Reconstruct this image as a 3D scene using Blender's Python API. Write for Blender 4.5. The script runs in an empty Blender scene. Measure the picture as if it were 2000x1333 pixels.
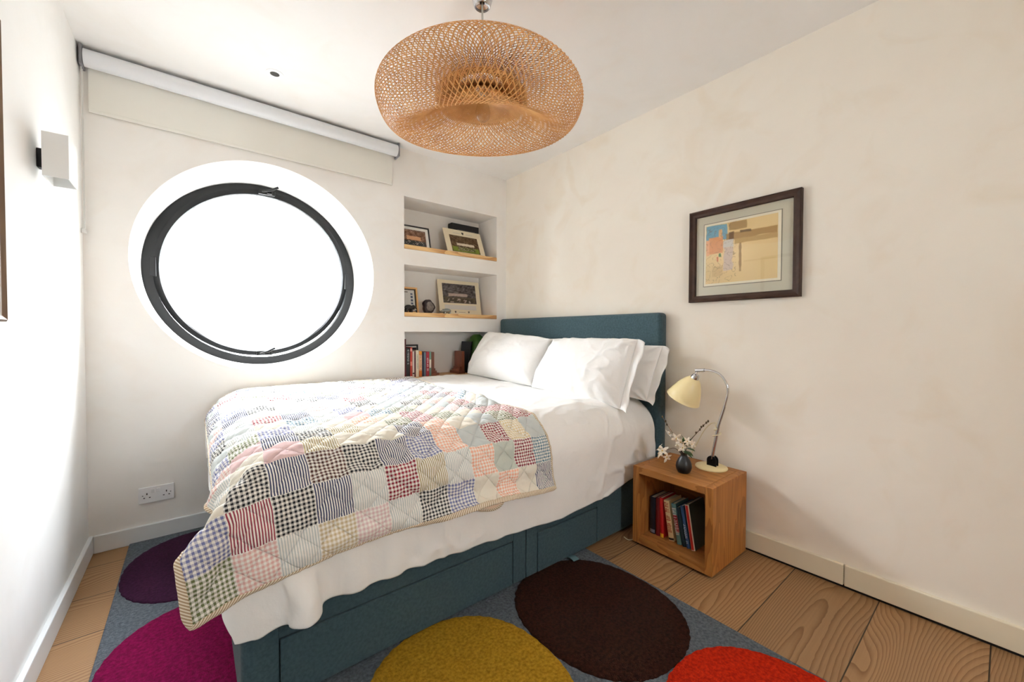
import bpy, bmesh, math, random
import numpy as np
from mathutils import Vector, Matrix

S = bpy.context.scene
COL = S.collection

# ------------------------------------------------------------------ camera, sky, daylight, exposure
def look(yaw, pitch, roll):
    f = Vector((math.sin(yaw) * math.cos(pitch), math.cos(yaw) * math.cos(pitch), -math.sin(pitch)))
    r = Vector((math.cos(yaw), -math.sin(yaw), 0))
    u = r.cross(f)
    r2 = r * math.cos(roll) + u * math.sin(roll)
    u2 = u * math.cos(roll) - r * math.sin(roll)
    return Matrix((r2, u2, -f)).transposed()

cam_data = bpy.data.cameras.new('camera')
cam_data.sensor_width = 36
cam_data.lens = 36 * 778.0 / 2000
cam_data.clip_start = 0.01
cam = bpy.data.objects.new('camera', cam_data)
COL.objects.link(cam)
cam.matrix_world = Matrix.Translation((0, 0, 1.15)) @ look(0.675896, 0.0203156, 0.0024714).to_4x4()
S.camera = cam

SKY = 46.0
world = bpy.data.worlds.new('sky')
S.world = world
world.use_nodes = True
bg = world.node_tree.nodes['Background']
bg.inputs['Color'].default_value = (0.87, 0.935, 1.0, 1)
bg.inputs['Strength'].default_value = SKY

def portal(name, loc, rot, shape, sx, sy):
    d = bpy.data.lights.new(name, 'AREA')
    d.shape = shape; d.size = sx; d.size_y = sy
    d.cycles.is_portal = True
    o = bpy.data.objects.new(name, d)
    o.location = loc; o.rotation_euler = rot
    COL.objects.link(o)
portal('daylight_round_window', (0.394, 3.46, 1.56), (math.radians(-90), 0, 0), 'DISK', 1.3, 1.3)
portal('daylight_rear_fill', (.99, -1.34, 1.49), (math.radians(90), 0, 0), 'RECTANGLE', .44, .60)  # sky portal for the added rear fill opening

vs = S.view_settings
vs.view_transform = 'Standard'
vs.look = 'None'
vs.exposure = 0.3
vs.gamma = 1
vs.use_curve_mapping = False
S.cycles.use_denoising = True
S.cycles.max_bounces = 14
S.cycles.diffuse_bounces = 9
S.cycles.transparent_max_bounces = 24
S.cycles.caustics_reflective = False
S.cycles.caustics_refractive = False
S.cycles.sample_clamp_indirect = 6.0

# ------------------------------------------------------------------ helpers
def lin(c):
    return tuple(((v / 255) / 12.92 if v / 255 <= 0.04045 else ((v / 255 + 0.055) / 1.055) ** 2.4) for v in c)

def mat(name, c, rough=0.6, metal=0.0, spec=0.5, c2=None, nscale=6.0, stretch=(1, 1, 1), bump=0.0, bscale=60.0,
        bdist=0.004, sheen=0.0, ramp=(0.35, 0.65), coat=0.0, detail=4.0, bstretch=None):
    m = bpy.data.materials.new(name)
    m.use_nodes = True
    nt = m.node_tree
    b = nt.nodes['Principled BSDF']
    b.inputs['Base Color'].default_value = (*lin(c), 1)
    b.inputs['Roughness'].default_value = rough
    b.inputs['Metallic'].default_value = metal
    b.inputs['Specular IOR Level'].default_value = spec
    b.inputs['Sheen Weight'].default_value = sheen
    b.inputs['Coat Weight'].default_value = coat
    tc = nt.nodes.new('ShaderNodeTexCoord')
    def noise(scale, st):
        mp = nt.nodes.new('ShaderNodeMapping')
        mp.inputs['Scale'].default_value = st
        nt.links.new(tc.outputs['Object'], mp.inputs['Vector'])
        n = nt.nodes.new('ShaderNodeTexNoise')
        n.inputs['Scale'].default_value = scale
        n.inputs['Detail'].default_value = detail
        nt.links.new(mp.outputs['Vector'], n.inputs['Vector'])
        return n
    if c2 is not None:
        n = noise(nscale, stretch)
        cr = nt.nodes.new('ShaderNodeValToRGB')
        cr.color_ramp.elements[0].position = ramp[0]
        cr.color_ramp.elements[1].position = ramp[1]
        cr.color_ramp.elements[0].color = (*lin(c), 1)
        cr.color_ramp.elements[1].color = (*lin(c2), 1)
        nt.links.new(n.outputs['Fac'], cr.inputs['Fac'])
        nt.links.new(cr.outputs['Color'], b.inputs['Base Color'])
    if bump:
        n = noise(bscale, bstretch or stretch)
        bp = nt.nodes.new('ShaderNodeBump')
        bp.inputs['Strength'].default_value = bump
        bp.inputs['Distance'].default_value = bdist
        nt.links.new(n.outputs['Fac'], bp.inputs['Height'])
        nt.links.new(bp.outputs['Normal'], b.inputs['Normal'])
    return m

def N(nt, kind, **kw):
    n = nt.nodes.new(kind)
    for k, v in kw.items():
        if k[0] == 'i' and k[1:].isdigit():
            n.inputs[int(k[1:])].default_value = v
        else:
            setattr(n, k, v)
    return n

def math_node(nt, op, a, b=None):
    n = nt.nodes.new('ShaderNodeMath'); n.operation = op
    for i, v in enumerate((a, b)):
        if v is None: continue
        if isinstance(v, (int, float)): n.inputs[i].default_value = v
        else: nt.links.new(v, n.inputs[i])
    return n.outputs[0]

ORG = {}

class MB:
    """collects shapes and links them as one mesh object"""
    def __init__(self):
        self.bm = bmesh.new()
        self.uv = None
    def box(self, lo, hi, bev=0.0, seg=2, rot=None):
        r = bmesh.ops.create_cube(self.bm, size=1)
        vs_ = r['verts']
        c = Vector([(a + b) / 2 for a, b in zip(lo, hi)])
        d = [abs(b - a) for a, b in zip(lo, hi)]
        for v in vs_:
            p = Vector((v.co.x * d[0], v.co.y * d[1], v.co.z * d[2]))
            if rot is not None: p = rot @ p
            v.co = p + c
        if bev > 0:
            es = list({e for v in vs_ for e in v.link_edges})
            bmesh.ops.bevel(self.bm, geom=es, offset=bev, segments=seg, profile=0.5, affect='EDGES', clamp_overlap=True)
        return self
    def grid(self, P, cu=False, cv=False, flip=False):
        n, m = len(P), len(P[0])
        V = [[self.bm.verts.new(P[i][j]) for j in range(m)] for i in range(n)]
        for i in range(n if cu else n - 1):
            for j in range(m if cv else m - 1):
                a, b, c, d = V[i][j], V[(i + 1) % n][j], V[(i + 1) % n][(j + 1) % m], V[i][(j + 1) % m]
                try: self.bm.faces.new((a, d, c, b) if flip else (a, b, c, d))
                except ValueError: pass
        return V
    def tube(self, pts, r, n=10, cap=True, flat=1.0):
        pts = [Vector(p) for p in pts]
        rs = r if hasattr(r, '__len__') else [r] * len(pts)
        t = [(pts[min(i + 1, len(pts) - 1)] - pts[max(i - 1, 0)]).normalized() for i in range(len(pts))]
        up = Vector((0, 0, 1)) if abs(t[0].z) < 0.9 else Vector((1, 0, 0))
        a = t[0].cross(up).normalized()
        rings = []
        for i, p in enumerate(pts):
            a = (a - t[i] * a.dot(t[i])).normalized()
            b = t[i].cross(a)
            rings.append([p + (a * math.cos(k * 2 * math.pi / n) + b * math.sin(k * 2 * math.pi / n) * flat) * rs[i] for k in range(n)])
        V = self.grid(rings, cv=True)
        if cap:
            self.bm.faces.new(list(reversed(V[0])))
            self.bm.faces.new(V[-1])
        return self
    def lathe(self, prof, c=(0, 0, 0), axis=(0, 0, 1), n=32, cap0=True, cap1=True):
        ax = Vector(axis).normalized()
        u = ax.cross(Vector((1, 0, 0)) if abs(ax.x) < 0.9 else Vector((0, 1, 0))).normalized()
        w = ax.cross(u)
        c = Vector(c)
        rings = [[c + ax * z + (u * math.cos(k * 2 * math.pi / n) + w * math.sin(k * 2 * math.pi / n)) * max(r, 1e-5) for k in range(n)] for r, z in prof]
        V = self.grid(rings, cv=True)
        if cap0: self.bm.faces.new(list(reversed(V[0])))
        if cap1: self.bm.faces.new(V[-1])
        return self
    def prism(self, poly, off):
        off = Vector(off)
        a = [self.bm.verts.new(Vector(p)) for p in poly]
        b = [self.bm.verts.new(Vector(p) + off) for p in poly]
        self.bm.faces.new(list(reversed(a))); self.bm.faces.new(b)
        for i in range(len(a)):
            j = (i + 1) % len(a)
            self.bm.faces.new((a[i], a[j], b[j], b[i]))
        return self
    def ico(self, c, r, sub=2, scale=(1, 1, 1), rot=None):
        q = bmesh.ops.create_icosphere(self.bm, subdivisions=sub, radius=r)
        for v in q['verts']:
            p = Vector((v.co.x * scale[0], v.co.y * scale[1], v.co.z * scale[2]))
            if rot is not None: p = rot @ p
            v.co = p + Vector(c)
        return self
    def build(self, name, m, parent=None, smooth=False, at=None, angle=35):
        bmesh.ops.recalc_face_normals(self.bm, faces=self.bm.faces[:])
        o_ = Vector((0, 0, 0))
        if parent is not None: o_ = ORG.get(parent.name, Vector((0, 0, 0)))
        elif at is not None: o_ = Vector(at)
        for v in self.bm.verts: v.co -= o_
        me = bpy.data.meshes.new(name)
        self.bm.to_mesh(me); self.bm.free()
        me.materials.append(m)
        if smooth:
            me.polygons.foreach_set('use_smooth', [True] * len(me.polygons))
            if angle < 180: me.set_sharp_from_angle(angle=math.radians(angle))
        o = bpy.data.objects.new(name, me)
        COL.objects.link(o)
        ORG[o.name] = o_
        if parent is not None: o.parent = parent
        else: o.location = o_
        return o

def np_mesh(name, P, m, parent=None, at=None, smooth=True, uv=None, cu=False, cv=False, face_attr=None, col=None):
    """grid of points (n,m,3) to one mesh object, optional uv (n,m,2), face attributes and point colours"""
    n, k = P.shape[:2]
    idx = np.arange(n * k).reshape(n, k)
    I = idx if not cu else np.vstack([idx, idx[:1]])
    I = I if not cv else np.hstack([I, I[:, :1]])
    F = np.stack([I[:-1, :-1], I[1:, :-1], I[1:, 1:], I[:-1, 1:]], -1).reshape(-1, 4)
    o_ = np.zeros(3)
    if parent is not None: o_ = np.array(ORG.get(parent.name, (0, 0, 0)))
    elif at is not None: o_ = np.array(at, float)
    me = bpy.data.meshes.new(name)
    me.from_pydata((P.reshape(-1, 3) - o_).tolist(), [], F.tolist())
    if uv is not None:
        l = me.uv_layers.new(name='UVMap')
        l.data.foreach_set('uv', uv.reshape(-1, 2)[F.reshape(-1)].astype(np.float32).reshape(-1))
    for an, (kind, arr) in (face_attr or {}).items():
        a = me.attributes.new(an, kind, 'FACE')
        a.data.foreach_set('vector' if kind == 'FLOAT_VECTOR' else 'value', np.asarray(arr, np.float32).reshape(-1))
    if col is not None:
        a = me.attributes.new('col', 'FLOAT_COLOR', 'POINT')
        a.data.foreach_set('color', np.concatenate([col.reshape(-1, 3), np.ones((n * k, 1))], 1).astype(np.float32).reshape(-1))
    me.materials.append(m)
    if smooth: me.polygons.foreach_set('use_smooth', [True] * len(me.polygons))
    o = bpy.data.objects.new(name, me)
    COL.objects.link(o)
    ORG[o.name] = Vector(o_)
    if parent is not None: o.parent = parent
    else: o.location = o_
    return o

def tag(o, label, cat, group=None, kind=None):
    if label: o['label'] = label
    if cat: o['category'] = cat
    if group: o['group'] = group
    if kind: o['kind'] = kind
    return o
def struct(o):
    o['kind'] = 'structure'
    return o
def thing(name, label, cat, loc=(0, 0, 0), group=None):
    o = bpy.data.objects.new(name, None)
    o.empty_display_size = 0.05
    COL.objects.link(o)
    o.location = loc
    ORG[o.name] = Vector(loc)
    return tag(o, label, cat, group)

rng = np.random.default_rng(7)
random.seed(5)
def waves(P, scale, amp, seed, n=14, aniso=(1, 1, 1)):
    """smooth pseudo noise over points (...,3)"""
    g = np.random.default_rng(seed)
    out = np.zeros(P.shape[:-1])
    for i in range(n):
        d = g.normal(size=3) * np.array(aniso); d /= np.linalg.norm(d)
        f = scale * (0.6 + 1.6 * g.random())
        out += np.sin(P @ d * f + g.random() * 6.28 + 0.8 * np.sin(P @ g.normal(size=3) * f * 0.5)) / (1 + i * 0.15)
    return out * amp / math.sqrt(n)

# ------------------------------------------------------------------ room dimensions (metres)
XL, XR, YB, YF, ZC = -0.430, 2.297, 2.955, -1.20, 2.572

# ------------------------------------------------------------------ setting materials
def plaster(name, a, b, stain, amt):
    m = bpy.data.materials.new(name); m.use_nodes = True
    nt = m.node_tree; P = nt.nodes['Principled BSDF']
    P.inputs['Roughness'].default_value = 0.75
    P.inputs['Specular IOR Level'].default_value = 0.25
    tc = nt.nodes.new('ShaderNodeTexCoord')
    n1 = N(nt, 'ShaderNodeTexNoise'); n1.inputs['Scale'].default_value = 1.3; n1.inputs['Detail'].default_value = 5
    n1.inputs['Roughness'].default_value = 0.6; n1.inputs['Distortion'].default_value = 0.6
    n2 = N(nt, 'ShaderNodeTexNoise'); n2.inputs['Scale'].default_value = 3.1; n2.inputs['Detail'].default_value = 6
    n2.inputs['Distortion'].default_value = 1.2
    for n in (n1, n2): nt.links.new(tc.outputs['Object'], n.inputs['Vector'])
    r1 = N(nt, 'ShaderNodeValToRGB')
    r1.color_ramp.elements[0].position = 0.36; r1.color_ramp.elements[0].color = (*lin(a), 1)
    r1.color_ramp.elements[1].position = 0.64; r1.color_ramp.elements[1].color = (*lin(b), 1)
    nt.links.new(n1.outputs['Fac'], r1.inputs['Fac'])
    r2 = N(nt, 'ShaderNodeValToRGB')
    r2.color_ramp.elements[0].position = 0.52; r2.color_ramp.elements[0].color = (0, 0, 0, 1)
    r2.color_ramp.elements[1].position = 0.8; r2.color_ramp.elements[1].color = (amt, amt, amt, 1)
    nt.links.new(n2.outputs['Fac'], r2.inputs['Fac'])
    mx = N(nt, 'ShaderNodeMix', data_type='RGBA')
    nt.links.new(r2.outputs['Color'], mx.inputs['Factor'])
    nt.links.new(r1.outputs['Color'], mx.inputs['A'])
    mx.inputs['B'].default_value = (*lin(stain), 1)
    nt.links.new(mx.outputs['Result'], P.inputs['Base Color'])
    n3 = N(nt, 'ShaderNodeTexNoise'); n3.inputs['Scale'].default_value = 9; n3.inputs['Detail'].default_value = 7
    nt.links.new(tc.outputs['Object'], n3.inputs['Vector'])
    bp = N(nt, 'ShaderNodeBump'); bp.inputs['Strength'].default_value = 0.12; bp.inputs['Distance'].default_value = 0.01
    nt.links.new(n3.outputs['Fac'], bp.inputs['Height'])
    nt.links.new(bp.outputs['Normal'], P.inputs['Normal'])
    return m

M = {}
M['plaster_right'] = plaster('cream_plaster', (236, 228, 216), (240, 234, 223), (228, 212, 189), 0.55)
M['plaster_back'] = plaster('pale_pink_plaster', (233, 229, 224), (237, 235, 231), (227, 217, 205), 0.4)
M['plaster_left'] = plaster('white_plaster', (238, 237, 234), (242, 241, 239), (230, 226, 220), 0.4)
M['ceiling'] = plaster('ceiling_plaster', (236, 234, 231), (240, 238, 236), (230, 222, 211), 0.35)
M['plaster_front'] = plaster('warm_bounce_plaster', (238, 220, 188), (241, 226, 198), (228, 206, 170), 0.4)  # out-of-view wall, tinted warm for the fill it bounces
M['skirting'] = mat('cream_gloss_paint', (229, 220, 198), 0.35)
M['skirting_white'] = mat('white_gloss_paint', (228, 231, 233), 0.35)

def floor_material():
    m = bpy.data.materials.new('pine_floorboards'); m.use_nodes = True
    nt = m.node_tree; P = nt.nodes['Principled BSDF']
    P.inputs['Roughness'].default_value = 0.5
    P.inputs['Specular IOR Level'].default_value = 0.3
    tc = nt.nodes.new('ShaderNodeTexCoord')
    sp = N(nt, 'ShaderNodeSeparateXYZ'); nt.links.new(tc.outputs['Object'], sp.inputs[0])
    x, y = sp.outputs[0], sp.outputs[1]
    t = math_node(nt, 'DIVIDE', math_node(nt, 'SUBTRACT', y, 0.0215), 0.3065)
    idx = math_node(nt, 'FLOOR', t)
    fr = math_node(nt, 'FRACT', t)
    cb = N(nt, 'ShaderNodeCombineXYZ')
    nt.links.new(math_node(nt, 'ADD', math_node(nt, 'MULTIPLY', x, .62), math_node(nt, 'MULTIPLY', idx, 7.31)), cb.inputs[0])
    nt.links.new(math_node(nt, 'MULTIPLY', y, 2.7), cb.inputs[1])
    nt.links.new(math_node(nt, 'MULTIPLY', idx, 3.17), cb.inputs[2])
    n1 = N(nt, 'ShaderNodeTexNoise'); n1.inputs['Scale'].default_value = 1.0; n1.inputs['Detail'].default_value = 1.5
    n1.inputs['Distortion'].default_value = 0.35
    nt.links.new(cb.outputs[0], n1.inputs['Vector'])
    wob = N(nt, 'ShaderNodeTexNoise'); wob.inputs['Scale'].default_value = 14; wob.inputs['Detail'].default_value = 2
    nt.links.new(tc.outputs['Object'], wob.inputs['Vector'])
    h = math_node(nt, 'ADD', math_node(nt, 'MULTIPLY', n1.outputs['Fac'], 0.46), y)
    h = math_node(nt, 'ADD', h, math_node(nt, 'MULTIPLY', wob.outputs['Fac'], 0.005))
    s = math_node(nt, 'FRACT', math_node(nt, 'MULTIPLY', h, 80.0))
    rp = N(nt, 'ShaderNodeValToRGB')
    e = rp.color_ramp.elements
    e[0].position = 0.0; e[0].color = (*lin((158, 123, 87)), 1)
    e[1].position = 1.0; e[1].color = (*lin((162, 128, 91)), 1)
    for pos, c in ((0.45, (154, 119, 83)), (0.78, (137, 101, 67)), (0.93, (123, 87, 56))):
        q = e.new(pos); q.color = (*lin(c), 1)
    nt.links.new(s, rp.inputs['Fac'])
    # plank to plank tone and fine fibre
    tone = N(nt, 'ShaderNodeTexWhiteNoise', noise_dimensions='1D'); nt.links.new(idx, tone.inputs['W'])
    fib = N(nt, 'ShaderNodeTexNoise'); fib.inputs['Scale'].default_value = 1; fib.inputs['Detail'].default_value = 4
    mp = N(nt, 'ShaderNodeMapping'); mp.inputs['Scale'].default_value = (3, 160, 1)
    nt.links.new(tc.outputs['Object'], mp.inputs[0]); nt.links.new(mp.outputs[0], fib.inputs['Vector'])
    val = math_node(nt, 'ADD', math_node(nt, 'MULTIPLY', tone.outputs['Value'], 0.22), math_node(nt, 'MULTIPLY', fib.outputs['Fac'], 0.3))
    val = math_node(nt, 'ADD', val, 0.74)
    hs = N(nt, 'ShaderNodeHueSaturation'); nt.links.new(val, hs.inputs['Value']); nt.links.new(rp.outputs['Color'], hs.inputs['Color'])
    # dark seams between boards
    d = math_node(nt, 'MINIMUM', fr, math_node(nt, 'SUBTRACT', 1.0, fr))
    seam = math_node(nt, 'LESS_THAN', d, 0.0065)
    mx = N(nt, 'ShaderNodeMix', data_type='RGBA')
    nt.links.new(seam, mx.inputs['Factor']); nt.links.new(hs.outputs['Color'], mx.inputs['A'])
    mx.inputs['B'].default_value = (*lin((52, 38, 24)), 1)
    nt.links.new(mx.outputs['Result'], P.inputs['Base Color'])
    bp = N(nt, 'ShaderNodeBump'); bp.inputs['Strength'].default_value = 0.35; bp.inputs['Distance'].default_value = 0.002
    nt.links.new(math_node(nt, 'SUBTRACT', math_node(nt, 'MULTIPLY', s, -0.35), math_node(nt, 'MULTIPLY', seam, 3.0)), bp.inputs['Height'])
    nt.links.new(bp.outputs['Normal'], P.inputs['Normal'])
    return m
M['floor'] = floor_material()

def glass_pane(name, tint=(1, 1, 1)):
    m = bpy.data.materials.new(name); m.use_nodes = True
    nt = m.node_tree
    for n in list(nt.nodes): nt.nodes.remove(n)
    out = N(nt, 'ShaderNodeOutputMaterial')
    tr = N(nt, 'ShaderNodeBsdfTransparent'); tr.inputs[0].default_value = (*tint, 1)
    gl = N(nt, 'ShaderNodeBsdfGlossy'); gl.inputs['Roughness'].default_value = 0.02
    lw = N(nt, 'ShaderNodeLayerWeight'); lw.inputs['Blend'].default_value = .5
    fac = math_node(nt, 'ADD', math_node(nt, 'MULTIPLY', math_node(nt, 'POWER', lw.outputs['Facing'], 4.0), .55), .035)
    mx = N(nt, 'ShaderNodeMixShader')
    nt.links.new(fac, mx.inputs[0]); nt.links.new(tr.outputs[0], mx.inputs[1]); nt.links.new(gl.outputs[0], mx.inputs[2])
    nt.links.new(mx.outputs[0], out.inputs[0])
    return m
M['glass'] = glass_pane('clear_glass')
M['black_metal'] = mat('black_painted_metal', (13, 14, 15), 0.5, spec=.3)
M['dark_metal'] = mat('dark_bronze_metal', (48, 46, 46), 0.3, 0.9)
M['chrome'] = mat('polished_chrome', (205, 205, 208), 0.16, 1.0)
M['white_plastic'] = mat('white_plastic', (232, 233, 235), 0.3)
M['white_metal'] = mat('white_powder_coat', (236, 237, 236), 0.4)
M['black'] = mat('matt_black', (18, 18, 20), 0.6)
M['brick'] = mat('pale_brick', (186, 160, 130), 0.9)
M['render'] = mat('white_render', (235, 235, 232), 0.9)

# ------------------------------------------------------------------ setting
struct(MB().box((XL - .3, YF - .2, -.12), (XR + .3, YB + .45, 0)).build('floor', M['floor']))
struct(MB().box((XL - .3, YF - .2, ZC), (XR + .3, YB + .45, ZC + .2)).build('ceiling', M['ceiling']))
struct(MB().box((XL - .3, YF - .2, 0), (XL, YB + .45, ZC)).build('wall_left', M['plaster_left']))
struct(MB().box((XR, YF - .2, 0), (XR + .3, YB + .45, ZC)).build('wall_right', M['plaster_right']))

def carve(o, cutter):
    md = o.modifiers.new('cut', 'BOOLEAN'); md.operation = 'DIFFERENCE'; md.solver = 'EXACT'; md.object = cutter
    dg = bpy.context.evaluated_depsgraph_get()
    me = bpy.data.meshes.new_from_object(o.evaluated_get(dg))
    o.modifiers.clear()
    o.data = me
    bpy.data.objects.remove(cutter)

WCX, WCZ, WR = 0.394, 1.560, 0.640           # round window opening
NX0, NX1, NYB = 1.292, 2.187, 3.25           # shelf niche
wb = MB().box((XL, YB, 0), (XR, YB + .45, ZC)).build('wall_back', M['plaster_back'])
cyl = MB().lathe([(WR + .025, -.02), (WR, .05), (WR - .003, .60)], (WCX, YB, WCZ), (0, 1, 0), 128).build('cutter', M['render'])
carve(wb, cyl)
for z0, z1 in ((0.755, 1.158), (1.276, 1.683), (1.806, 2.212)):
    carve(wb, MB().box((NX0, YB - .05, z0), (NX1, NYB, z1)).build('cutter', M['render']))
struct(wb)
wb.data.polygons.foreach_set('use_smooth', [True] * len(wb.data.polygons))
wb.data.set_sharp_from_angle(angle=math.radians(25))
wf = MB().box((XL, YF - .2, 0), (XR, YF, ZC)).build('wall_front', M['plaster_front'])
RX0, RX1, RZ0, RZ1 = 0.78, 1.20, 1.20, 1.78  # rear window added out of view, sized for the fill it lets in
carve(wf, MB().box((RX0, YF - .3, RZ0), (RX1, YF + .1, RZ1)).build('cutter', M['render']))
struct(wf)
w2 = MB().box((RX0, YF - .14, RZ0), (RX0 + .05, YF - .08, RZ1)).box((RX1 - .05, YF - .14, RZ0), (RX1, YF - .08, RZ1)) \
    .box((RX0, YF - .14, RZ0), (RX1, YF - .08, RZ0 + .05)).box((RX0, YF - .14, RZ1 - .05), (RX1, YF - .08, RZ1)) \
    .box((RX0 + .20, YF - .14, RZ0), (RX0 + .22, YF - .08, RZ1)).build('rear_fill_window', M['skirting_white'])
struct(w2)
MB().box((RX0 + .05, YF - .112, RZ0 + .05), (RX1 - .05, YF - .108, RZ1 - .05)).build('pane', M['glass'], w2)

# yard wall seen through the round window
struct(MB().box((-6, 6.5, -3), (9, 6.7, 2.72)).build('wall_outside', M['render']))
struct(MB().box((-6, 6.47, 2.72), (9, 6.72, 3.0)).build('trim_1', M['brick']))

struct(MB().box((-7, YB + .5, -.6), (10, 6.5, -.4)).build('ground_outside', mat('grey_paving', (150, 148, 144), .9)))

# skirting boards
BT = .018
struct(MB().box((XL, YF, 0), (XL + BT, YB, .092), .004).build('baseboard_left', M['skirting_white']))
struct(MB().box((XL + BT, YB - BT, 0), (XR, YB, .092), .004).build('baseboard_back', M['skirting_white']))
struct(MB().box((XR - BT, .449, .012), (XR, YB - BT, .107), .004).build('baseboard_right', M['skirting']))
struct(MB().box((XR - BT, YF, .012), (XR, .446, .107), .004).build('baseboard_right', M['skirting']))

struct(MB().box((XR - .009, YF, .0005), (XR - .0002, YB - .02, .013)).build('gap_shade_strip', mat('floor_gap_shade', (30, 24, 20), .9)))  # dark strip in place of the shade in the gap under the skirting

# round window: fixed ring, tilting sash, glass, catches
w1 = MB()
YW = YB + .40
prof = [(WR - .001, .0), (WR - .001, .07), (WR - .050, .07), (WR - .054, .0)]
def ring(mb, prof, c, n=128, rot=None):
    rings = []
    for k in range(n):
        a = 2 * math.pi * k / n
        row = []
        for r, y in prof:
            p = Vector((math.cos(a) * r, y, math.sin(a) * r))
            if rot is not None: p = rot @ p
            row.append(p + Vector(c))
        rings.append(row)
    mb.grid(rings, cu=True, cv=True)
WC = (WCX, YW, WCZ)
ring(w1, prof, WC)
w1 = struct(w1.build('window_1', M['black_metal'], smooth=True, at=WC))
TR = Matrix.Rotation(math.radians(10.5), 3, 'X')
sash = MB(); SC = (WCX, YW + .035, WCZ)
ring(sash, [(WR - .053, -.020), (WR - .053, .018), (WR - .084, .018), (WR - .091, .0), (WR - .084, -.020)], SC, rot=TR)
sash_o = sash.build('sash', M['black_metal'], w1, smooth=True)
pane = MB()
for dy in (0, .005):
    vsr = [pane.bm.verts.new(TR @ Vector((math.cos(2 * math.pi * k / 96) * (WR - .082), dy, math.sin(2 * math.pi * k / 96) * (WR - .082))) + Vector(SC)) for k in range(96)]
    pane.bm.faces.new(vsr)
pane.build('pane', M['glass'], sash_o)
def catch(z, up):
    c = Vector((WCX + .02, 0, 0)); p = TR @ Vector((.02, -.03, z)) + Vector(SC)
    mb = MB().box(p - Vector((.05, .012, .016)), p + Vector((.05, .012, .016)), .004)
    mb.box(p + Vector((.0, -.03, -.012)), p + Vector((.03, .0, .012)), .003)
    mb.tube([p + Vector((-.03, -.03, -.004)), p + Vector((.02, -.036, .012)), p + Vector((.065, -.045, .038))], [.006, .008, .008], 8)
    mb.build('catch', M['black_metal'], sash_o, smooth=True)
catch(WR - .062, 1); catch(-(WR - .072), -1)
for sx in (-1, 1):
    MB().box((WCX + sx * (WR - .056) - .016, YW - .006, WCZ - .06), (WCX + sx * (WR - .056) + .016, YW + .02, WCZ + .06), .003).build('hinge', M['black_metal'], w1)

# ------------------------------------------------------------------ rug
def pile(name, c, c2):
    return mat(name, tuple(int(a * .86) for a in c), 0.95, spec=0.1, c2=c2, nscale=95, bump=1.0, bscale=260, bdist=0.010, detail=8, ramp=(.3, .72))
RUGZ = .012
rug = thing('area_rug', 'blue grey pile rug with large coloured ovals lying under the bed', 'rug', (0.667, 1.45, 0))
def wavy_outline(cx, cy, rx, ry, n, p=2.25, seed=0):
    g = random.Random(seed); out = []
    for k in range(n):
        a = 2 * math.pi * k / n
        c, s = math.cos(a), math.sin(a)
        w = 1 + 0.004 * math.sin(41 * a + seed) + 0.003 * g.uniform(-1, 1)
        out.append((cx + rx * w * math.copysign(abs(c) ** (2 / p), c), cy + ry * w * math.copysign(abs(s) ** (2 / p), s)))
    return out
mb = MB().box((-.277, -.05, 0.0005), (1.612, 2.934, RUGZ), .004)
mb.build('rug_base', pile('blue_grey_pile', (100, 110, 119), (126, 134, 141)), rug)
def oval(cx, cy, c, c2, label, seed):
    n = 260
    o = wavy_outline(cx, cy, .308, .352, n, seed=seed)
    prof = [(1.0, .0), (1.0, RUGZ + .0005 - RUGZ), (0.997, .004), (0.985, .0065), (.93, .007), (.6, .007), (.25, .007)]
    rows = []
    for s, z in prof:
        rows.append([(cx + (x - cx) * s, cy + (y - cy) * s, RUGZ + z) for x, y in o])
    mb = MB()
    V = mb.grid(rows, cv=True)
    mb.bm.faces.new(V[-1])
    q = mb.build('rug_spot', pile('pile_' + str(seed), c, c2), rug, smooth=True)
    q['label'] = label
oval(.036, 2.525, (58, 26, 52), (74, 36, 66), 'dark purple oval by the window wall', 1)
oval(.036, 1.782, (124, 6, 62), (150, 16, 82), 'magenta oval at the foot of the bed', 2)
oval(.675, 1.030, (176, 130, 28), (204, 158, 46), 'mustard yellow oval', 3)
oval(1.290, 1.045, (44, 23, 16), (62, 34, 24), 'dark brown oval', 4)
oval(1.292, .340, (196, 30, 8), (222, 52, 16), 'bright red oval', 5)

# ------------------------------------------------------------------ bed
teal = mat('teal_upholstery', (56, 76, 83), 0.9, spec=0.15, c2=(67, 88, 96), nscale=90, bump=.35, bscale=420, bdist=.002, sheen=.15)
teal_dark = mat('shadow_gap_fabric', (30, 44, 52), 0.95)
BX0, BX1, BY0, BY1, BZ = .100, 2.195, 1.372, 2.925, .360
bed = thing('divan_bed', 'teal upholstered divan bed with drawers and headboard against the right wall', 'bed', (1.15, 2.15, .012))
def rounded_slab(mb, x0, x1, y0, y1, z0, z1, r, corners, n=8):
    pts = []
    for (cx, cy, a0, key) in ((x1, y1, 0, 'pp'), (x0, y1, 90, 'np'), (x0, y0, 180, 'nn'), (x1, y0, 270, 'pn')):
        if key in corners:
            ox = cx - r if key[0] == 'p' else cx + r
            oy = cy - r if key[1] == 'p' else cy + r
            for i in range(n + 1):
                a = math.radians(a0 + 90 * i / n)
                pts.append((ox + r * math.cos(a), oy + r * math.sin(a), z0))
        else:
            pts.append((cx, cy, z0))
    mb.prism(pts, (0, 0, z1 - z0))
mb = MB(); rounded_slab(mb, BX0, 1.184, BY0 + .012, BY1, .0215, BZ, .03, ('np', 'nn')); mb.build('divan_base', teal, bed, smooth=True)
mb = MB(); rounded_slab(mb, 1.189, BX1, BY0 + .012, BY1, .0215, BZ, .005, ()); mb.build('divan_base', teal, bed)
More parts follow.
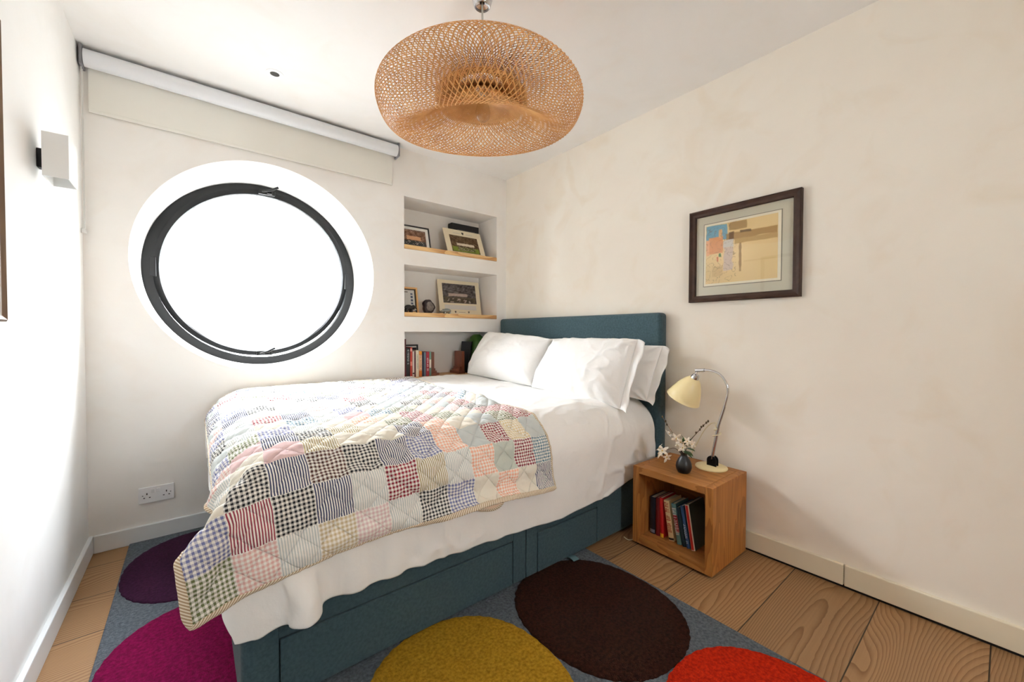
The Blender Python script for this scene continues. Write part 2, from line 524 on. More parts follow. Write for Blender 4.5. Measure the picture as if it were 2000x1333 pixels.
# facing panels round the drawers on the near side
def facing(x0, x1, d0, d1, top, foot):
    mb = MB()
    y0, y1 = BY0, BY0 + .012
    if foot:
        # rounded foot stile
        pts = [(x0 + .03, y1, .0215)] + [(x0 + .03 - .03 * math.sin(math.radians(a)), y0 + .03 - .03 * math.cos(math.radians(a)), .0215) for a in (50, 35, 20, 8, 0)][::1] + [(d0 - .003, y0, .0215), (d0 - .003, y1, .0215)]
        mb.prism(pts, (0, 0, BZ - .0215))
    else:
        mb.box((x0, y0, .0215), (d0 - .003, y1, BZ), .002)
    mb.box((d1 + .003, y0, .0215), (x1, y1, BZ), .002)
    mb.box((d0 - .003, y0, top + .004), (d1 + .003, y1, BZ), .002)
    return mb.build('side_panel', teal, bed)
facing(BX0, 1.184, .197, 1.108, .214, True)
facing(1.189, BX1, 1.258, 1.690, .208, False)
for d0, d1, top in ((.197, 1.108, .212), (1.258, 1.690, .206)):
    dr = MB().box((d0 + .002, BY0 - .001, .0205), (d1 - .002, BY0 + .011, top), .003).build('drawer', teal, bed)
    if d0 > 1:
        tab = MB()
        tab.grid([[(1.455 + .0 * i, BY0 - .001 - .006 * j, .0235 + .006 * math.sin(j * .4)) for j in range(9)] for i in range(1)] +
                 [[(1.455 + .035, BY0 - .001 - .0065 * j, .0235 + .007 * math.sin(j * .4)) for j in range(9)]])
        t = tab.build('pull_tab', mat('grey_teal_ribbon', (84, 116, 126), .8), dr)
        md = t.modifiers.new('s', 'SOLIDIFY'); md.thickness = .0015
mb = MB().box((BX0 + .05, BY0 + .05, BZ + .001), (BX1 - .005, BY1 - .03, .60), .05, 4)
mb.build('mattress', mat('white_ticking', (226, 224, 218), .9), bed, smooth=True)
mb = MB().box((2.208, 1.322, .05), (2.294, 2.938, 1.277), .024, 4)
hb = mb.build('headboard', teal, bed, smooth=True)

# ------------------------------------------------------------------ cloth draping
def drape(P, U, pin, collide, steps, targets=None, grav=.9, bend=.25, shear=.5, seed=0, damp=.97, relax=0):
    """position based cloth: P start (n,m,3), U rest sheet coordinates (n,m,2)"""
    n, m = P.shape[:2]
    X = P.reshape(-1, 3).copy(); V = np.zeros_like(X)
    Uf = U.reshape(-1, 2)
    idx = np.arange(n * m).reshape(n, m)
    ii, jj = np.meshgrid(np.arange(n), np.arange(m), indexing='ij')
    w = np.where(pin.reshape(-1), 0., 1.)
    batches = []
    for (di, dj, k) in ((0, 1, 1.), (1, 0, 1.), (1, 1, shear), (1, -1, shear), (0, 2, bend), (2, 0, bend)):
        i0, i1 = 0, n - di
        j0, j1 = (0, m - dj) if dj >= 0 else (-dj, m)
        A = idx[i0:i1, j0:j1]; B = idx[i0 + di:i1 + di, j0 + dj:j1 + dj]
        key = (ii[i0:i1, j0:j1] // max(di, 1)) % 2 if di else (jj[i0:i1, j0:j1] // max(dj, 1)) % 2
        for c in (0, 1):
            a, b = A[key == c], B[key == c]
            L = np.linalg.norm(Uf[a] - Uf[b], axis=1)
            ws = w[a] + w[b]
            ok = ws > 0
            a, b, L, ws = a[ok], b[ok], L[ok], ws[ok]
            batches.append((a, b, L, k, (w[a] / ws)[:, None], (w[b] / ws)[:, None]))
    dt = .02
    g = np.random.default_rng(seed)
    X[:, 2] += g.normal(size=len(X)) * .0005 * w
    for s in range(steps):
        prev = X.copy()
        V[:, 2] -= grav * dt
        V *= damp
        X += V * dt * w[:, None]
        for it in range(2):
            for a, b, L, k, wa, wb_ in batches:
                d = X[b] - X[a]
                l = np.sqrt((d * d).sum(1)) + 1e-9
                c = d * (k * (l - L) / l)[:, None]
                X[a] += c * wa; X[b] -= c * wb_
            if targets is not None:
                ti, tp, tk = targets
                X[ti] += (tp - X[ti]) * tk[:, None]
            X = collide(X, prev)
        V = (X - prev) / dt
    return X.reshape(n, m, 3)

def bed_tilt(y):
    return .045 * np.clip((y - 1.75) / 1.1, 0, 1) ** 1.3
LO = np.array([.066, 1.352]); HI = np.array([2.42, 3.40]); ZT, RR, RP = .742, .20, .075
def bed_sdf(X):
    """made-up bed: straight sides, small plan corners, softly rounded top edge; returns distance and normal"""
    z = X[:, 2] - bed_tilt(X[:, 1])
    c = (LO + HI) / 2; h = (HI - LO) / 2 - RP
    d = X[:, :2] - c; e = np.abs(d) - h
    m = np.maximum(e, 0); l = np.sqrt((m * m).sum(1)); ins = l < 1e-9
    d2 = np.where(ins, e.max(1), l) - RP
    k = e.argmax(1); n2 = np.sign(d) * m / np.maximum(l, 1e-9)[:, None]
    alt = np.zeros_like(d); alt[np.arange(len(d)), k] = np.sign(d[np.arange(len(d)), k])
    n2 = np.where(ins[:, None], alt, n2)
    q1 = d2 + RR; q2 = z - ZT + RR
    a = np.maximum(q1, 0); b = np.maximum(q2, 0); L = np.sqrt(a * a + b * b); I = L < 1e-9
    sd = np.where(I, np.maximum(q1, q2), L) - RR
    wa = np.where(I, (q1 > q2) * 1., a / np.maximum(L, 1e-9)); wb = np.where(I, (q1 <= q2) * 1., b / np.maximum(L, 1e-9))
    return sd, np.concatenate([n2 * wa[:, None], wb[:, None]], 1)
def collider(off, mu=.55, wall=2.945, nightstand=True):
    def f(X, prev):
        sd, nr = bed_sdf(X)
        hit = sd < off
        X = X + nr * np.where(hit, off - sd, 0)[:, None]
        t = X - prev
        tn = (t * nr).sum(1)[:, None] * nr
        X = np.where(hit[:, None], X - (t - tn) * mu, X)
        if nightstand:                       # rest on the bedside cube
            on = (X[:, 0] > 1.86) & (X[:, 1] < 1.275) & (X[:, 2] < .438)
            X[:, 2] = np.where(on, .438, X[:, 2])
        X[:, 1] = np.minimum(X[:, 1], wall)
        X[:, 2] = np.maximum(X[:, 2], .03)
        return X
    return f

def creases(P, scale, amp, width, seed, aniso=(1, 1, 1)):
    """thin meandering folds"""
    f = waves(P, scale, 1.0, seed, aniso=aniso)
    k = np.clip(waves(P, scale * .6, 1.0, seed + 50) + .35, 0, 1.2)
    return amp * k * np.exp(-(f / width) ** 2)

def upsample(P, k):
    """Catmull-Rom refinement of a grid"""
    def along(Q):
        n = Q.shape[0]
        t = np.arange((n - 1) * k + 1) / k
        i = np.minimum(t.astype(int), n - 2); f = (t - i)[:, None, None]
        g = lambda j: Q[np.clip(j, 0, n - 1)]
        p0, p1, p2, p3 = g(i - 1), g(i), g(i + 1), g(i + 2)
        return .5 * ((2 * p1) + (p2 - p0) * f + (2 * p0 - 5 * p1 + 4 * p2 - p3) * f ** 2 + (3 * p1 - p0 - 3 * p2 + p3) * f ** 3)
    return along(along(P).transpose(1, 0, 2)).transpose(1, 0, 2)
def normals(P):
    du = np.gradient(P, axis=0); dv = np.gradient(P, axis=1)
    nr = np.cross(du, dv)
    return nr / np.maximum(np.linalg.norm(nr, axis=-1, keepdims=True), 1e-9)

# ---- duvet
nx, ny = 74, 64
sx = np.linspace(-.195, 2.19, nx)            # along the bed, foot to head
hem = np.interp(sx, [-.2, .0, .12, .2, .3, .36, .42, .6, 1.05, 1.4, 1.75, 1.95, 2.2], [.97, .97, .99, 1.005, 1.03, 1.015, 1.01, 1.01, .985, .965, .985, 1.02, 1.09])
U = np.zeros((nx, ny, 2))
for i in range(nx):
    U[i, :, 0] = sx[i]
    U[i, :, 1] = np.linspace(hem[i], 2.925, ny)
P0 = np.dstack([U[..., 0], U[..., 1], np.full((nx, ny), .81)])
P0[..., 2] += bed_tilt(P0[..., 1])
pin = np.zeros((nx, ny), bool); pin[-1, 14:] = True; pin[12:, -1] = True
P0[-1, :, 2] = .748 + bed_tilt(P0[-1, :, 1]); P0[:, -1, 2] = .745 + bed_tilt(P0[:, -1, 1])
ca = np.clip((.25 - U[..., 0]) / .445, 0, 1); cb = np.clip((1.535 - U[..., 1]) / .53, 0, 1)
sc = 1 - .27 * ca * cb                       # rounded corner of the cover
U[..., 0] = np.where(ca > 0, .25 - (.25 - U[..., 0]) * sc, U[..., 0]); U[..., 1] = np.where(cb > 0, 1.535 - (1.535 - U[..., 1]) * sc, U[..., 1])
D = drape(P0, U * np.array([1.012, 1.0]), pin, collider(.006), 230, seed=3, bend=.18)
sd, nn = bed_sdf(D.reshape(-1, 3))                # pressed flat where the quilt lies on it
kf = np.clip((D.reshape(-1, 3)[:, 2] - .36) / .08, 0, 1) * np.clip((1.36 - D.reshape(-1, 3)[:, 0]) / .1, 0, 1)
foot = np.clip((.24 - D.reshape(-1, 3)[:, 0]) / .1, 0, 1) * np.clip((D.reshape(-1, 3)[:, 2] - .12) / .08, 0, 1)
kf = np.maximum(kf, foot)
D = (D.reshape(-1, 3) - nn * (np.maximum(sd - .009, 0) * kf)[:, None]).reshape(D.shape)
D = upsample(D, 4)
nr = normals(D)
if nr[150, 150, 2] < 0: nr = -nr
slack = np.clip((.70 - D[..., 2]) / .25, 0, 1)
D = D + nr * (waves(D, 9, .006, 11, aniso=(1, 1, .35)) * (0.4 + slack) * (.35 + .65 * np.clip(1 - (D[..., 2] - .36) / .08 + np.clip((D[..., 0] - 1.26) / .1, 0, 1), 0, 1)) + waves(D, 20, .0040, 12, aniso=(1, .7, .5)) + waves(D, 48, .0012, 13) + creases(D, 11, .0105, .16, 61, (1, .8, .8)) + creases(D, 19, .0070, .18, 62, (.6, 1, .8)))[..., None]
M['cotton'] = mat('white_cotton', (243, 242, 240), .85, spec=.15, bump=.5, bscale=20, bdist=.008, sheen=.1, detail=6)
dv = np_mesh('duvet', D, M['cotton'], at=(1.15, 2.1, .75))
md = dv.modifiers.new('thickness', 'SOLIDIFY'); md.thickness = .012; md.offset = -1 if nr is not None else 1
tag(dv, 'plain white duvet spread over the bed and hanging down its side', 'duvet')

# ---- patchwork quilt
NC, NR, SUB = 12, 15, 4
PX, PY = .1110, .1185
qx = 1.312 - (NC - np.arange(NC * SUB + 1) / SUB) * PX
qy = 1.128 + np.arange(NR * SUB + 1) / SUB * PY
QU = np.stack(np.meshgrid(qx, qy, indexing='ij'), -1)
QP = np.dstack([QU[..., 0], QU[..., 1], np.full(QU.shape[:2], .85)])
QP[..., 2] += bed_tilt(QP[..., 1])
pin = np.zeros(QU.shape[:2], bool)
ti, tp, tk = [], [], []
def target(c, r, p, k):
    ti.append(int(round(c * SUB)) * (NR * SUB + 1) + int(round(r * SUB))); tp.append(p); tk.append(k)
# resting places of patch corners along the near side and the head edge (column, row, world point)
QTARGETS = [
    (0, 0, (-0.007, 1.303, 0.389)), (1, 0, (0.094, 1.335, 0.411)), (2, 0, (0.196, 1.321, 0.431)), (3, 0, (0.305, 1.326, 0.444)),
    (4, 0, (0.412, 1.328, 0.451)), (5, 0, (0.524, 1.328, 0.457)), (6, 0, (0.641, 1.317, 0.462)), (7, 0, (0.748, 1.276, 0.482)),
    (8, 0, (0.863, 1.254, 0.497)), (9, 0, (0.975, 1.264, 0.49)), (10, 0, (1.077, 1.286, 0.469)), (11, 0, (1.189, 1.278, 0.458)),
    (12, 0, (1.297, 1.294, 0.443)), (1, 1, (0.075, 1.347, 0.531)), (2, 1, (0.18, 1.328, 0.553)), (3, 1, (0.292, 1.33, 0.568)),
    (4, 1, (0.405, 1.33, 0.571)), (5, 1, (0.52, 1.33, 0.573)), (6, 1, (0.636, 1.331, 0.578)), (7, 1, (0.751, 1.321, 0.584)),
    (8, 1, (0.863, 1.301, 0.591)), (9, 1, (0.978, 1.295, 0.589)), (10, 1, (1.086, 1.31, 0.577)), (11, 1, (1.197, 1.306, 0.569)),
    (12, 1, (1.303, 1.327, 0.557)), (1, 2, (0.057, 1.346, 0.651)), (2, 2, (0.166, 1.355, 0.669)), (3, 2, (0.283, 1.357, 0.686)),
    (4, 2, (0.4, 1.359, 0.689)), (5, 2, (0.514, 1.357, 0.689)), (6, 2, (0.63, 1.35, 0.695)), (7, 2, (0.743, 1.348, 0.699)),
    (8, 2, (0.859, 1.346, 0.702)), (9, 2, (0.976, 1.344, 0.699)), (10, 2, (1.088, 1.346, 0.688)), (11, 2, (1.201, 1.348, 0.684)),
    (12, 2, (1.305, 1.37, 0.673)), (2, 3, (0.164, 1.445, 0.739)), (3, 3, (0.278, 1.447, 0.757)), (4, 3, (0.397, 1.447, 0.762)),
    (5, 3, (0.513, 1.448, 0.761)), (6, 3, (0.631, 1.448, 0.751)), (7, 3, (0.743, 1.45, 0.745)), (8, 3, (0.859, 1.446, 0.752)),
    (9, 3, (0.974, 1.444, 0.76)), (10, 3, (1.087, 1.443, 0.752)), (11, 3, (1.2, 1.445, 0.739)), (12, 3, (1.294, 1.461, 0.757)),
    (0, 1.4, (-0.039, 1.329, 0.562)), (12, 4.5, (1.3, 1.634, 0.766)), (12, 6, (1.232, 1.816, 0.767)), (12, 7.5, (1.234, 1.996, 0.772)),
    (12, 10, (1.275, 2.293, 0.784)), (12, 11.5, (1.27, 2.472, 0.792)), 
]
for c, r, p in QTARGETS:
    target(c, r, p, .25)
hemline = np.array([p for c, r, p in QTARGETS if r == 0])
for c in np.arange(0, NC + .01, 1 / SUB):
    if abs(c - round(c)) > .01: target(c, 0, [np.interp(c, range(NC + 1), hemline[:, k]) for k in range(3)], .15)
T = (np.array(ti), np.array(tp, float), np.array(tk)) if ti else None
Q = drape(QP, QU, pin, collider(.024, .6, nightstand=False), 230, targets=T, seed=5, bend=.3)
K = 5
Qs = Q.copy()                                 # the bound hem keeps a straight fall
for _ in range(10): Qs[1:-1] = (Qs[:-2] + 2 * Qs[1:-1] + Qs[2:]) / 4
wj = np.clip(1 - np.arange(Q.shape[1]) / 9, 0, 1)[None, :, None] * np.clip((np.arange(Q.shape[0]) - 3) / 4, 0, 1)[:, None, None]
Q = Q * (1 - wj) + Qs * wj
Q = upsample(Q, K)
nr = normals(Q)
if nr[60, 120, 2] < 0: nr = -nr
cu = np.arange(NC * SUB * K + 1) / (SUB * K); rv = np.arange(NR * SUB * K + 1) / (SUB * K)
CU, RV = np.meshgrid(cu, rv, indexing='ij')
def near_int(a): return np.abs(a - np.round(a))
d1 = near_int((CU + RV) * 1.15 + .12) / 1.15; d2 = near_int((CU - RV) * 1.15 + .05) / 1.15
groove = np.exp(-(np.minimum(d1, d2) / .045) ** 2)
dome = np.sqrt(np.minimum(1, d1 / .42) * np.minimum(1, d2 / .42))
seam = np.exp(-(np.minimum(near_int(CU), near_int(RV)) / .035) ** 2)
pucker = waves(np.stack([CU * 2.2, RV * 7., CU * 0], -1), 5.0, .0014, 23) + waves(np.stack([CU * 7., RV * 2.2, CU * 0], -1), 5.0, .0009, 24)
rimd = np.clip(np.minimum(np.minimum(CU, NC - CU), np.minimum(RV, NR - RV)) / .40, 0, 1)
puff = .0100 * dome * rimd - .0022 * groove - .0018 * seam
Q = Q + nr * (puff + pucker * (.3 + .7 * rimd) + waves(Q, 34, .0014, 21))[..., None]

CC = dict(K=(38, 38, 42), R=(138, 22, 44), B=(116, 122, 168), N=(74, 78, 108), V=(112, 120, 80), P=(226, 180, 174), O=(240, 178, 150),
          T=(206, 188, 150), G=(196, 202, 200), W=(86, 52, 46), E=(98, 132, 150), A=(176, 160, 118), C=(232, 226, 212), M=(156, 70, 84),
          L=(205, 210, 208), H=(224, 194, 194), Y=(224, 204, 158), F=(200, 206, 196))
# (pattern, colour) per patch: g gingham, s stripe, p plain; rows from the near hem up, columns from the foot
ROWS = ['gV gP sL gT gH sL gK gB pC gO pC sN',
        'gB sM gK sN sL gR sA sL gO pF gR gE',
        'pC gK sN gW gK sN gB gO pL gR gY pL',
        'sL pC pH sA pC pC sN gO pC pL gV gR',
        'gP pH sN gK sA pC gV gM gV pC gM gM',
        'gB gV gB sL pC gO pC gM pC gH gK pL',
        'pL sL pC gE sG pH gE gV pC pL gR pC',
        'gK pL gR sN sL gB pC pL gK gP pC gE',
        'gB sL pC pL gP pC gK pL pL gV sN gR',
        'gP sN gK pC pH pC gR pC gB pL gR sL',
        'pL gB sL pC gK sN pL gV pC gE pL sN',
        'gN pL gP gR pC gV gB pH gK pC sN pL',
        'sN pC gV pL gE gP pC gR pL gB pC gK',
        'pL gR pC gK sL pC gN pL gV pC gB sN',
        'gB pL sN pC gP gV pL gK pC sL gW gN']
ROWS = [r.split() for r in ROWS]
nf = (NC * SUB * K, NR * SUB * K)
fc = np.minimum((np.arange(nf[0]) / (SUB * K)).astype(int), NC - 1); frr = np.minimum((np.arange(nf[1]) / (SUB * K)).astype(int), NR - 1)
pcol = np.zeros((*nf, 3)); ptyp = np.zeros(nf)
for c in range(NC):
    for r in range(NR):
        t, k = ROWS[r][c]
        sel = np.ix_(fc == c, frr == r)
        pcol[sel] = lin(CC[k]); ptyp[sel] = {'g': 0., 's': 1., 'p': 2.}[t]

def quilt_material():
    m = bpy.data.materials.new('patchwork_cotton'); m.use_nodes = True
    nt = m.node_tree; P = nt.nodes['Principled BSDF']
    P.inputs['Roughness'].default_value = .9; P.inputs['Specular IOR Level'].default_value = .1
    P.inputs['Sheen Weight'].default_value = .1
    uv = N(nt, 'ShaderNodeUVMap', uv_map='UVMap')
    sp = N(nt, 'ShaderNodeSeparateXYZ'); nt.links.new(uv.outputs[0], sp.inputs[0])
    def stripe(o, f, th): return math_node(nt, 'GREATER_THAN', math_node(nt, 'FRACT', math_node(nt, 'ADD', math_node(nt, 'MULTIPLY', o, f), .25)), th)
    ga = stripe(sp.outputs[0], 9, .5); gb = stripe(sp.outputs[1], 9, .5)
    gg = math_node(nt, 'MULTIPLY', math_node(nt, 'ADD', ga, gb), .5)
    st = stripe(sp.outputs[0], 15, .5)
    typ = N(nt, 'ShaderNodeAttribute', attribute_name='pattern')
    c = N(nt, 'ShaderNodeAttribute', attribute_name='patch')
    is1 = math_node(nt, 'COMPARE', typ.outputs['Fac'], 1.0); is2 = math_node(nt, 'COMPARE', typ.outputs['Fac'], 2.0)
    for q in (is1, is2): q.node.inputs[2].default_value = .1
    a = N(nt, 'ShaderNodeMix'); nt.links.new(is1, a.inputs['Factor']); nt.links.new(gg, a.inputs['A']); nt.links.new(st, a.inputs['B'])
    b = N(nt, 'ShaderNodeMix'); nt.links.new(is2, b.inputs['Factor']); nt.links.new(a.outputs['Result'], b.inputs['A']); b.inputs['B'].default_value = 1
    mx = N(nt, 'ShaderNodeMix', data_type='RGBA')
    nt.links.new(b.outputs['Result'], mx.inputs['Factor']); mx.inputs['A'].default_value = (*lin((246, 243, 236)), 1)
    nt.links.new(c.outputs['Color'], mx.inputs['B'])
    nt.links.new(mx.outputs['Result'], P.inputs['Base Color'])
    # stitched diamond lines and puckered cloth
    def near(o):
        f = math_node(nt, 'FRACT', o); return math_node(nt, 'MINIMUM', f, math_node(nt, 'SUBTRACT', 1.0, f))
    u, v = sp.outputs[0], sp.outputs[1]
    la = near(math_node(nt, 'ADD', math_node(nt, 'MULTIPLY', math_node(nt, 'ADD', u, v), 1.15), 10.12))
    lb = near(math_node(nt, 'ADD', math_node(nt, 'MULTIPLY', math_node(nt, 'SUBTRACT', u, v), 1.15), 40.05))
    sm = N(nt, 'ShaderNodeMapRange', interpolation_type='SMOOTHSTEP'); sm.inputs['From Max'].default_value = .05
    nt.links.new(math_node(nt, 'MINIMUM', la, lb), sm.inputs['Value'])
    no = N(nt, 'ShaderNodeTexNoise'); no.inputs['Scale'].default_value = 5.5; no.inputs['Detail'].default_value = 3; no.inputs['Distortion'].default_value = .8
    nt.links.new(uv.outputs[0], no.inputs['Vector'])
    hgt = math_node(nt, 'ADD', sm.outputs[0], math_node(nt, 'MULTIPLY', no.outputs['Fac'], 1.1))
    bp = N(nt, 'ShaderNodeBump'); bp.inputs['Strength'].default_value = .55; bp.inputs['Distance'].default_value = .004
    nt.links.new(hgt, bp.inputs['Height']); nt.links.new(bp.outputs['Normal'], P.inputs['Normal'])
    return m
quilt = thing('patchwork_quilt', 'quilted patchwork bedspread of gingham and striped squares over the foot of the bed', 'quilt', (.6, 2.0, .78))
qt = np_mesh('quilt_top', Q, quilt_material(), quilt, uv=np.stack([CU, RV], -1),
             face_attr={'patch': ('FLOAT_VECTOR', pcol), 'pattern': ('FLOAT', ptyp)})
backing = np_mesh('backing', Q - nr * (.007 + puff * .3)[..., None], mat('cream_backing', (230, 218, 200), .9), quilt)

def binding_material():
    m = bpy.data.materials.new('striped_binding'); m.use_nodes = True
    nt = m.node_tree; P = nt.nodes['Principled BSDF']; P.inputs['Roughness'].default_value = .9
    uv = N(nt, 'ShaderNodeUVMap', uv_map='UVMap')
    sp = N(nt, 'ShaderNodeSeparateXYZ'); nt.links.new(uv.outputs[0], sp.inputs[0])
    f = math_node(nt, 'FRACT', math_node(nt, 'MULTIPLY', math_node(nt, 'ADD', sp.outputs[0], sp.outputs[1]), 105))
    g = math_node(nt, 'GREATER_THAN', f, .5)
    mx = N(nt, 'ShaderNodeMix', data_type='RGBA'); nt.links.new(g, mx.inputs['Factor'])
    mx.inputs['A'].default_value = (*lin((232, 222, 204)), 1); mx.inputs['B'].default_value = (*lin((176, 152, 120)), 1)
    nt.links.new(mx.outputs['Result'], P.inputs['Base Color'])
    return m
per = np.concatenate([Q[:, 0], Q[-1, 1:], Q[-2::-1, -1], Q[0, -2:0:-1]])
pin_ = np.concatenate([Q[:, 1], Q[-2, 1:], Q[-2::-1, -2], Q[1, -2:0:-1]])
pn = np.concatenate([nr[:, 0], nr[-1, 1:], nr[-2::-1, -1], nr[0, -2:0:-1]])
out = per - pin_; out /= np.linalg.norm(out, axis=1, keepdims=True)
for _ in range(6):
    out = (np.roll(out, 1, 0) + out + np.roll(out, -1, 0)) / 3
    pn = (np.roll(pn, 1, 0) + pn + np.roll(pn, -1, 0)) / 3
ln_ = np.r_[0, np.cumsum(np.linalg.norm(np.diff(per, axis=0), axis=1))]
nb = 10
ang = np.arange(nb + 1) * 2 * math.pi / nb
B_ = per[:, None] + out[:, None] * (.006 + .0105 * np.cos(ang))[None, :, None] + pn[:, None] * (-.001 + .0065 * np.sin(ang))[None, :, None]
B_ = np.concatenate([B_, B_[:1]], 0)
buv = np.stack([np.repeat(np.r_[ln_, ln_[-1] + .01][:, None], nb + 1, 1), np.repeat((.010 * np.cos(ang))[None], len(B_), 0)], -1)
qbind = binding_material()
np_mesh('binding', B_, qbind, quilt, uv=buv)

# turned-under corner of the lining peeping out below the hem
arc = np.array([(.862, .470), (.872, .455), (.905, .439), (.950, .427), (.985, .430), (1.006, .443), (1.010, .458), (1.000, .472)])
yy_ = 1.318 - .006 * np.sin(np.linspace(0, math.pi, len(arc)))
low = np.stack([arc[:, 0], yy_, arc[:, 1]], 1)
top = np.stack([np.linspace(.870, .998, len(arc)), np.full(len(arc), 1.322), np.full(len(arc), .492)], 1)
fl_ = np_mesh('turned_corner', upsample(np.stack([low, (low + top) / 2 - [0, .004, 0], top], 0), 4), mat('peach_lining', (232, 206, 180), .9), quilt)
fl_.modifiers.new('s', 'SOLIDIFY').thickness = .004
A_ = upsample(np.stack([low, low], 0), 6)[0]
t_ = np.gradient(A_, axis=0); t_ /= np.linalg.norm(t_, axis=1, keepdims=True)
s_ = np.cross(t_, [0, 1, 0]); la = np.r_[0, np.cumsum(np.linalg.norm(np.diff(A_, axis=0), axis=1))]
Bt = A_[:, None] + s_[:, None] * (.0085 * np.cos(ang))[None, :, None] + np.array([0, 1, 0]) * (.005 * np.sin(ang))[None, :, None]
np_mesh('binding', Bt, qbind, fl_, uv=np.stack([np.repeat(la[:, None], nb + 1, 1), np.repeat((.0085 * np.cos(ang))[None], len(A_), 0)], -1))

# ------------------------------------------------------------------ pillows
def pillow(name, label, TL, TR, BL, BR, T, seed, flange=0, back=.6, group='white pillows at the head of the bed'):
    """plump pillow between four corners; flange is the open hem on its right end"""
    TL, TR, BL, BR = (np.array(q, float) for q in (TL, TR, BL, BR))
    c = (TL + TR + BL + BR) / 4
    root = thing(name, label, 'pillow', tuple(c - np.array([0, 0, 0.18])), group)
    n = np.cross((TR - TL) + (BR - BL), (TL - BL) + (TR - BR)); n /= np.linalg.norm(n)
    if n[0] > 0: n = -n
    k, l = 110, 76
    u = np.linspace(-1, 1, k); v = np.linspace(-1, 1, l)
    u = np.sign(u) * (1 - (1 - np.abs(u)) ** 1.3); v = np.sign(v) * (1 - (1 - np.abs(v)) ** 1.3)
    Uu, Vv = np.meshgrid(u, v, indexing='ij')
    def surf(su, sv):
        a = (su + 1) / 2; b = (sv + 1) / 2
        return (TL * ((1 - a) * b)[..., None] + TR * (a * b)[..., None] + BL * ((1 - a) * (1 - b))[..., None] + BR * (a * (1 - b))[..., None])
    def sheet(sign):
        su = Uu * (1 - .050 * (1 - Vv ** 2) - .035 * Uu ** 2 * Vv ** 2); sv = Vv * (1 - .055 * (1 - Uu ** 2) - .05 * Uu ** 2 * Vv ** 2)
        h = ((1 - np.abs(Uu) ** 2.6) * (1 - np.abs(Vv) ** 2.3)) ** .5
        sag = 1 + .28 * (-Vv) * (1 - Vv ** 2)
        P = surf(su, sv)
        hh = T * h * sag * (1.0 if sign > 0 else back)
        g = np.minimum(1, h * 2.2)
        # creases running in from the corners and seams, soft hollows elsewhere
        ang = np.arctan2(np.abs(Vv) - 1.05, np.abs(Uu) - 1.05) * 9 + seed
        rad = np.sqrt((np.abs(Vv) - 1.05) ** 2 + (np.abs(Uu) - 1.05) ** 2)
        crease = np.sin(ang + 1.5 * np.sin(seed + 3 * Uu)) * np.exp(-(rad / .55) ** 2) * .010 * g
        edge = np.sin((Uu * 17 + Vv * 3) + seed + 2 * np.sin(5 * Uu + seed)) * np.exp(-((1 - np.abs(Vv)) / .22) ** 2) * .0065 * g
        soft = waves(P, 13, .0100, seed + (3 if sign > 0 else 9)) * g + waves(P, 34, .0040, seed + 5, aniso=(.6, 1, .5)) * g
        soft = soft + (creases(P, 17, .0120, .2, seed + 70, (.5, 1, .7)) + creases(P, 30, .0065, .2, seed + 71)) * g * (.35 + (1 - h) + .5 * np.clip(Uu, 0, 1))
        P = P + n * (sign * hh + (crease + edge + soft) * (1 if sign > 0 else .4))[..., None]
        return P
    F, Bk = sheet(1), sheet(-1)
    np_mesh('pillowcase', F, M['cotton'], root)
    np_mesh('pillowcase_back', Bk, M['cotton'], root)
    if flange:
        rim = F[-1]                               # right hand end, bottom to top
        t = np.linspace(0, 1, l)
        eu = (TR - TL + BR - BL); eu /= np.linalg.norm(eu)
        rows = []
        for f in np.linspace(0, 1, 7):
            wob = (.010 * np.sin(t * 9 + seed) + .006 * np.sin(t * 23 + 2 * seed)) * f
            rows.append(rim + eu * (flange * f * (1 + .15 * np.sin(t * 7 + seed)))[:, None] + n * (wob + .008 * f)[:, None] + np.array([0, 0, -1.0]) * (.018 * f * f))
        R_ = np.stack(rows, 0)
        fl = np_mesh('flange', R_, M['cotton'], root)
        md = fl.modifiers.new('s', 'SOLIDIFY'); md.thickness = .004; md.offset = 0
    return root
pillow('pillow', 'white pillow leaning on the headboard on the far side, nearest the shelf niche', (2.05, 2.90, 1.165), (2.09, 2.10, 1.11), (1.82, 2.90, .795), (1.89, 2.12, .758), .135, 1)
pillow('pillow', 'white pillow mostly hidden behind the far pillow, its corner showing beside the headboard', (2.165, 2.84, 1.09), (2.170, 2.08, 1.118), (2.08, 2.84, .82), (2.08, 2.10, .80), .045, 2)
pillow('pillow', 'white pillow with a loose hem standing in front on the lamp side of the bed', (2.06, 2.07, 1.115), (2.06, 1.36, 1.125), (1.87, 2.13, .757), (1.915, 1.385, .700), .130, 3, flange=.050)
pillow('pillow', 'white pillow propped against the headboard behind the front one, lamp side', (2.165, 2.00, 1.08), (2.165, 1.26, 1.085), (2.10, 2.02, .79), (2.10, 1.33, .735), .060, 4, flange=.050)

